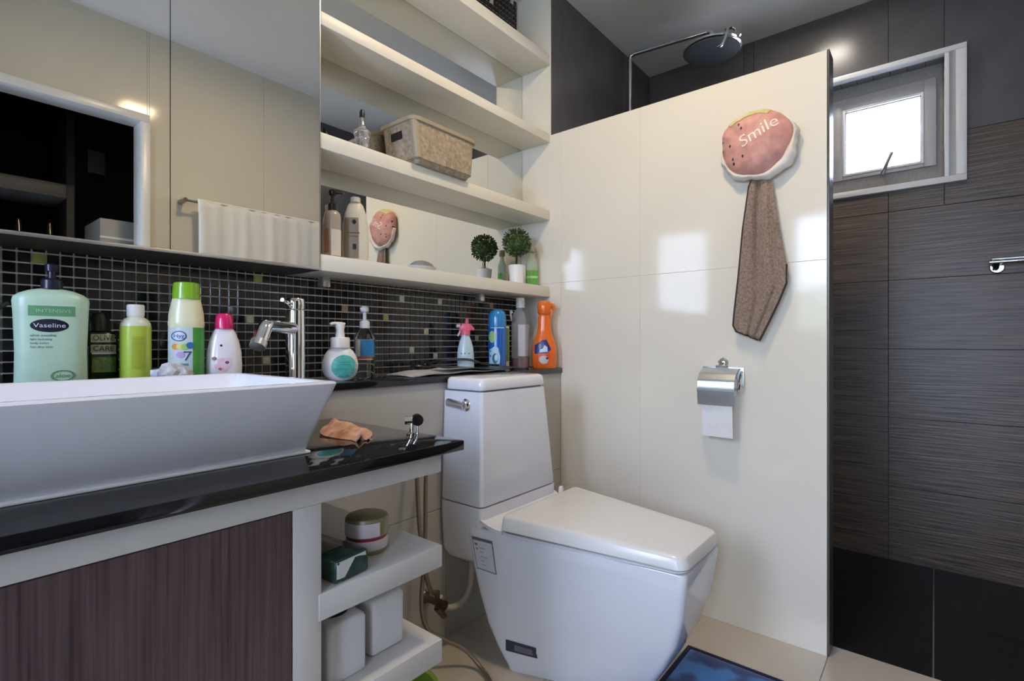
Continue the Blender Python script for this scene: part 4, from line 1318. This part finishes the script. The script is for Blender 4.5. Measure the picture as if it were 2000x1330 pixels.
tw = thing('hand_towel', 'brown microfibre towel with dark hem under the shower cap', 'towel', (XW, .44, .955))
obj('cloth', sheet(towelf, 30, 40, .004), pl('brown_microfibre', (.18, .125, .095), .95, col2=(.35, .26, .20), scale=150, bump=.7, sheen=.3), tw, ang=180)
hp = [Vector(towelf(0, i / 24)) + Vector((.002, 0, 0)) for i in range(1, 25)] + [Vector(towelf(i / 8, 1)) + Vector((.002, 0, 0)) for i in range(1, 9)] + [Vector(towelf(1, 1 - i / 10)) + Vector((.002, 0, 0)) for i in range(1, 5)]
obj('hem', tube(hp, .0032, 8, sub=1), pl('hem_dark', (.035, .027, .024), .8), tw)

# paper holder
ph = thing('paper_holder', 'chrome toilet paper holder with hinged cover on the partition', 'holder', (XW, .56, .74))
obj('back_plate', bx(XW - .004, XW, .488, .622, .800, .866, r=.0015), 'steel', ph)
prof = [(XW - .006, .862), (XW - .030, .860), (XW - .056, .848), (XW - .074, .825), (XW - .079, .800), (XW - .078, .770), (XW - .074, .742)]


def coverf(s, t_):
    x_ = t_ * (len(prof) - 1)
    i = min(int(x_), len(prof) - 2)
    k = x_ - i
    px = prof[i][0] * (1 - k) + prof[i + 1][0] * k
    pz = prof[i][1] * (1 - k) + prof[i + 1][1] * k
    return (px, .616 - .118 * s, pz)


obj('cover', sheet(coverf, 4, 24, .0012), 'steel', ph, ang=60)
obj('cover_ridge', tube([(XW - .080, .6165, .792), (XW - .080, .4975, .792)], .0035, 8, sub=1), 'steel', ph)
bm = lathe([(.014, 0), (.016, .003), (.010, .008), (.006, .010)], 18)
bm.transform(Matrix.Translation((XW, .554, .880)) @ Matrix.Rotation(-math.pi / 2, 4, 'Y'))
for k in range(5):
    a = 2 * math.pi * k / 5 + .3
    cyl(bm, (XW - .001, .554 + .012 * math.cos(a), .880 + .012 * math.sin(a)), (XW - .008, .554 + .012 * math.cos(a), .880 + .012 * math.sin(a)), .007, .005, 12)
obj('rosette', bm, 'chrome', ph)
obj('hinge', cyl(bmesh.new(), (XW - .012, .535, .866), (XW - .012, .575, .866), .006), 'chrome', ph)
obj('side_arm', tube([(XW - .004, .494, .850), (XW - .030, .490, .840), (XW - .044, .490, .815), (XW - .046, .492, .795)], .0045, 8), 'chrome', ph)
obj('spindle', cyl(bmesh.new(), (XW - .046, .492, .795), (XW - .046, .612, .795), .005), 'chrome', ph)
rl = thing('toilet_roll', 'white paper roll with hanging sheet under the chrome cover', 'toilet roll', (XW - .046, .555, .76))
bm = bmesh.new()
cyl(bm, (XW - .043, .506, .803), (XW - .043, .604, .803), .030, n=28)
obj('roll', bm, pl('tissue', (.82, .82, .83), .9, bump=.15), rl)
obj('hanging_sheet', sheet(lambda s, t_: (XW - .072 + .010 * t_ + .002 * math.sin(s * 6), .604 - .098 * s, .800 - .163 * t_), 8, 10, .0008), pl('tissue', (.82, .82, .83)), rl)

# ================================================================== SHOWER
sx = 2.42
ss = thing('shower_set', 'chrome rain shower with riser pipe above the partition', 'shower', (sx, 1.2, 1.0))
obj('riser', tube([(sx, 1.205, 1.05), (sx, 1.205, 2.385), (sx, 1.200, 2.408), (sx, 1.175, 2.413), (sx, .815, 2.385), (sx, .797, 2.375), (sx, .793, 2.345)], .0105, 12, sub=1), 'chrome', ss)
obj('wall_clip', cyl(bmesh.new(), (sx, 1.205, 1.95), (sx, 1.269, 1.95), .009, .016), 'chrome', ss)
hd = obj('head', lathe([(.012, 2.345), (.020, 2.338), (.026, 2.318), (.115, 2.304), (.127, 2.298), (.127, 2.290), (.122, 2.287)], 44, cx=sx, cy=.793), 'chrome', ss)
obj('nozzle_plate', lathe([(.119, 2.2868), (.117, 2.2835), (.001, 2.283)], 40, cx=sx, cy=.793), pl('rubber_grey', (.07, .075, .085), .5, scale=300, bump=.6), hd)
obj('mixer', bx(sx - .13, sx + .13, 1.18, 1.225, 1.03, 1.075, r=.015, seg=3), 'chrome', ss)
obj('rim_hook', tube([(sx - .10, .70, 2.302), (sx - .118, .688, 2.297), (sx - .126, .694, 2.262), (sx - .130, .708, 2.232), (sx - .128, .728, 2.226)], .0065, 8), 'chrome', ss)
obj('rim_hook', tube([(sx - .10, .662, 2.29), (sx - .105, .655, 2.27), (sx - .108, .640, 2.255)], .006, 8), 'chrome', ss)
obj('rim_hook', tube([(sx - .118, .688, 2.297), (sx - .110, .670, 2.297), (sx - .10, .662, 2.29)], .006, 8), 'chrome', ss)

rk = thing('towel_bar', 'chrome towel bar on the brown shower wall', 'towel bar', (XO, -.3, 1.26))
obj('bar', tube([(XO - .055, -.165, 1.262), (XO - .055, -.44, 1.262)], .0065, 10, sub=1), 'chrome', rk)
obj('top_plate', bx(XO - .062, XO - .01, -.442, -.172, 1.270, 1.274, r=.001), 'steel', rk)
obj('bracket', tube([(XO - .002, -.185, 1.245), (XO - .030, -.185, 1.243), (XO - .056, -.185, 1.262)], .010, 10), 'black', rk)
obj('flange', cyl(bmesh.new(), (XO, -.19, 1.245), (XO - .010, -.19, 1.245), .024, .020), 'chrome', rk)

# rug
def rugf(s, t_):
    return (1.34 + .245 * s, -.05 + .655 * t_, .012)


bm = sheet(lambda s, t_: (1.13 + .455 * s, -.10 + .69 * t_, .0005 + .012 * min(1, 18 * min(s, 1 - s), 18 * min(t_, 1 - t_)) ** .5), 40, 50, 0)
mr, nt, bsdf = _new('blue_patterned_mat')
N_, L_ = nt.nodes, nt.links
tc = N_.new('ShaderNodeTexCoord')
vo = N_.new('ShaderNodeTexNoise')
vo.inputs['Scale'].default_value = 13
vo.inputs['Detail'].default_value = 1.5
L_.new(tc.outputs['Object'], vo.inputs['Vector'])
rp = N_.new('ShaderNodeValToRGB')
rp.color_ramp.interpolation = 'EASE'
rp.color_ramp.elements[0].position = .40
rp.color_ramp.elements[0].color = (.006, .03, .15, 1)
rp.color_ramp.elements[1].position = .56
rp.color_ramp.elements[1].color = (.04, .19, .50, 1)
L_.new(vo.outputs['Fac'], rp.inputs['Fac'])
L_.new(rp.outputs['Color'], bsdf.inputs['Base Color'])
bsdf.inputs['Roughness'].default_value = .9
bsdf.inputs['Sheen Weight'].default_value = .3
M['rug'] = mr
rg = thing('bath_mat', 'blue patterned bath mat on the floor in front of the toilet', 'mat', (1.36, .24, 0))
obj('pile', bm, 'rug', rg, ang=180)
bm = bx(1.128, 1.587, -.102, -.092, .0005, .010, r=.002)
for q in ((1.128, 1.587, .582, .593), (1.128, 1.138, -.092, .582), (1.577, 1.587, -.092, .582)): box(bm, *q, .0005, .0105, r=.002)
obj('binding', bm, pl('navy_binding', (.006, .012, .05), .8), rg)

# ================================================================== BEHIND THE CAMERA (seen in the mirror)
tr = thing('towel_rail', 'thin metal towel rail on the wall opposite the mirror', 'towel rail', (1.36, YF, 1.66))
obj('rail', tube([(.965, YF + .07, 1.665), (1.76, YF + .07, 1.665)], .006, 10, sub=1), pl('dull_brass', (.30, .27, .20), .3, metal=.9), tr)
for xq in (.965, 1.76):
    obj('bracket', cyl(bmesh.new(), (xq, YF, 1.665), (xq, YF + .078, 1.665), .013, .011), pl('dull_brass', (.30, .27, .20)), tr)


def wt(s, t_):
    z = 1.674 - .56 * t_
    return (1.02 + .69 * s + .006 * math.sin(t_ * 5), YF + .078 + .008 * math.sin(s * 26) * (.3 + t_) + .004 * math.sin(s * 61), z)


bt = thing('bath_towel', 'white bath towel hanging on the rail opposite the mirror', 'towel', (1.36, YF + .07, 1.11))
obj('front_fall', sheet(wt, 90, 20, .004), pl('white_towelling', (.74, .73, .69), .95, bump=.6, scale=200, sheen=.3), bt, ang=180)
obj('back_fall', sheet(lambda s, t_: (1.03 + .67 * s, YF + .060 - .004 * math.sin(s * 24), 1.674 - .40 * t_), 60, 10, .003), pl('white_towelling', (.74, .73, .69)), bt, ang=180)
obj('top_fold', sheet(lambda s, t_: (1.02 + .69 * s, YF + .069 - .010 * math.cos(math.pi * t_), 1.673 + .008 * math.sin(math.pi * t_)), 40, 6, .003), pl('white_towelling', (.74, .73, .69)), bt, ang=180)

# dark room furniture glimpsed through the doorway in the mirror
wd = thing('open_wardrobe', 'dark open shelf unit in the unlit room beyond the doorway', 'shelf unit', (.25, -1.1, 0))
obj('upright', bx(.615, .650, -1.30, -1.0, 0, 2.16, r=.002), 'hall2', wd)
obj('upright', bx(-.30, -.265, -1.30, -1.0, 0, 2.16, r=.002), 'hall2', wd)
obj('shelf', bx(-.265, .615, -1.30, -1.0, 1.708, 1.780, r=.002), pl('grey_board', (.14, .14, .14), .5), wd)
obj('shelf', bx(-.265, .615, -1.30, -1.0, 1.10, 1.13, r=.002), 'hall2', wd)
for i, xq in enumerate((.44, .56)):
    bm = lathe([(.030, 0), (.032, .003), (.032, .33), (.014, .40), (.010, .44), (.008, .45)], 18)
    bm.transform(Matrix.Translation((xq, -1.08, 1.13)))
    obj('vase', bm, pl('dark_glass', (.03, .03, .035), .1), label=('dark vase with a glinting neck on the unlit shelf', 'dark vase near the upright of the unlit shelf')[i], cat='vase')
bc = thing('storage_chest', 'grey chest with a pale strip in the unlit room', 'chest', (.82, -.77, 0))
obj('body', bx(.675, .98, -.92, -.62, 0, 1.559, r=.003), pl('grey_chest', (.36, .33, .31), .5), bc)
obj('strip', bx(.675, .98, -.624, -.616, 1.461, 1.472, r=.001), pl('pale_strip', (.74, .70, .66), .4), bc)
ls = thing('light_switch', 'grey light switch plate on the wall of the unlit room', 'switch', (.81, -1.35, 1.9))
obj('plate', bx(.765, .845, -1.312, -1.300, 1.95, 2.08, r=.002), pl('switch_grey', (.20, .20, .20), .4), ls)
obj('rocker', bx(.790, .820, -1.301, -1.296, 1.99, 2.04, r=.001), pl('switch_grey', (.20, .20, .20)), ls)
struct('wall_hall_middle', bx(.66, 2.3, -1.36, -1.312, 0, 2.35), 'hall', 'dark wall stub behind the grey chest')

# ================================================================== LAMPS
def ceiling_lamp(x, y, w, h_, energy, lab, col):
    t = thing('ceiling_lamp', lab, 'lamp', (x, y, ZC - .03))
    bm = bx(x - w / 2, x + w / 2, y - h_ / 2, y + h_ / 2, ZC - .022, ZC, r=.006)
    obj('housing', bm, 'winwhite', t)
    obj('diffuser', bx(x - w / 2 + .012, x + w / 2 - .012, y - h_ / 2 + .012, y + h_ / 2 - .012, ZC - .030, ZC - .022, r=.003), 'lamp_glass', t)
    l = bpy.data.lights.new('lamp_light', 'AREA')
    l.shape = 'RECTANGLE'
    l.size, l.size_y = w, h_
    l.energy = energy
    l.color = col
    lo = bpy.data.objects.new('lamp_light', l)
    C.objects.link(lo)
    lo.parent = t
    lo.location = (0, 0, -.004)


ceiling_lamp(1.04, .53, .17, .12, LAMP_W, 'oblong warm ceiling lamp over the toilet and basin', (1, .76, .48))
ceiling_lamp(2.47, .40, .12, .12, SHOWER_W, 'small square ceiling lamp over the shower', (1, .93, .84))

# shrubs outside the left windows
for i, (x, y, z, r_) in enumerate(((-3.6, .9, .75, .95), (-4.0, 3.2, .9, 1.05), (-3.8, -1.4, .6, .9))):
    random.seed(20 + i)
    bm = bmesh.new()
    for k in range(900):
        d_ = Vector((random.gauss(0, 1), random.gauss(0, 1), random.gauss(0, 1))).normalized()
        c_ = d_ * r_ * random.uniform(.6, 1)
        c_.z = c_.z * 1.0
        u = d_.orthogonal().normalized() * random.uniform(.08, .16)
        w = d_.cross(u).normalized() * random.uniform(.05, .10)
        bm.faces.new([bm.verts.new(Vector((x, y, z)) + c_ + q) for q in (-u, w, u, -w)])
    t = thing('garden_shrub', ('round shrub outside the larger left window', 'shrub outside towards the back of the house', 'shrub outside the narrow left window')[i], 'shrub', (x, y, z - r_))
    obj('foliage', bm, pl('shrub_leaf', (.10, .22, .05), .5, col2=(.28, .42, .14), scale=3), t, smooth=False, kind='stuff')
    obj('trunk', cyl(bmesh.new(), (x, y, z - r_ - .3), (x, y, z), .06, .04), pl('bark', (.10, .07, .05), .9), t)
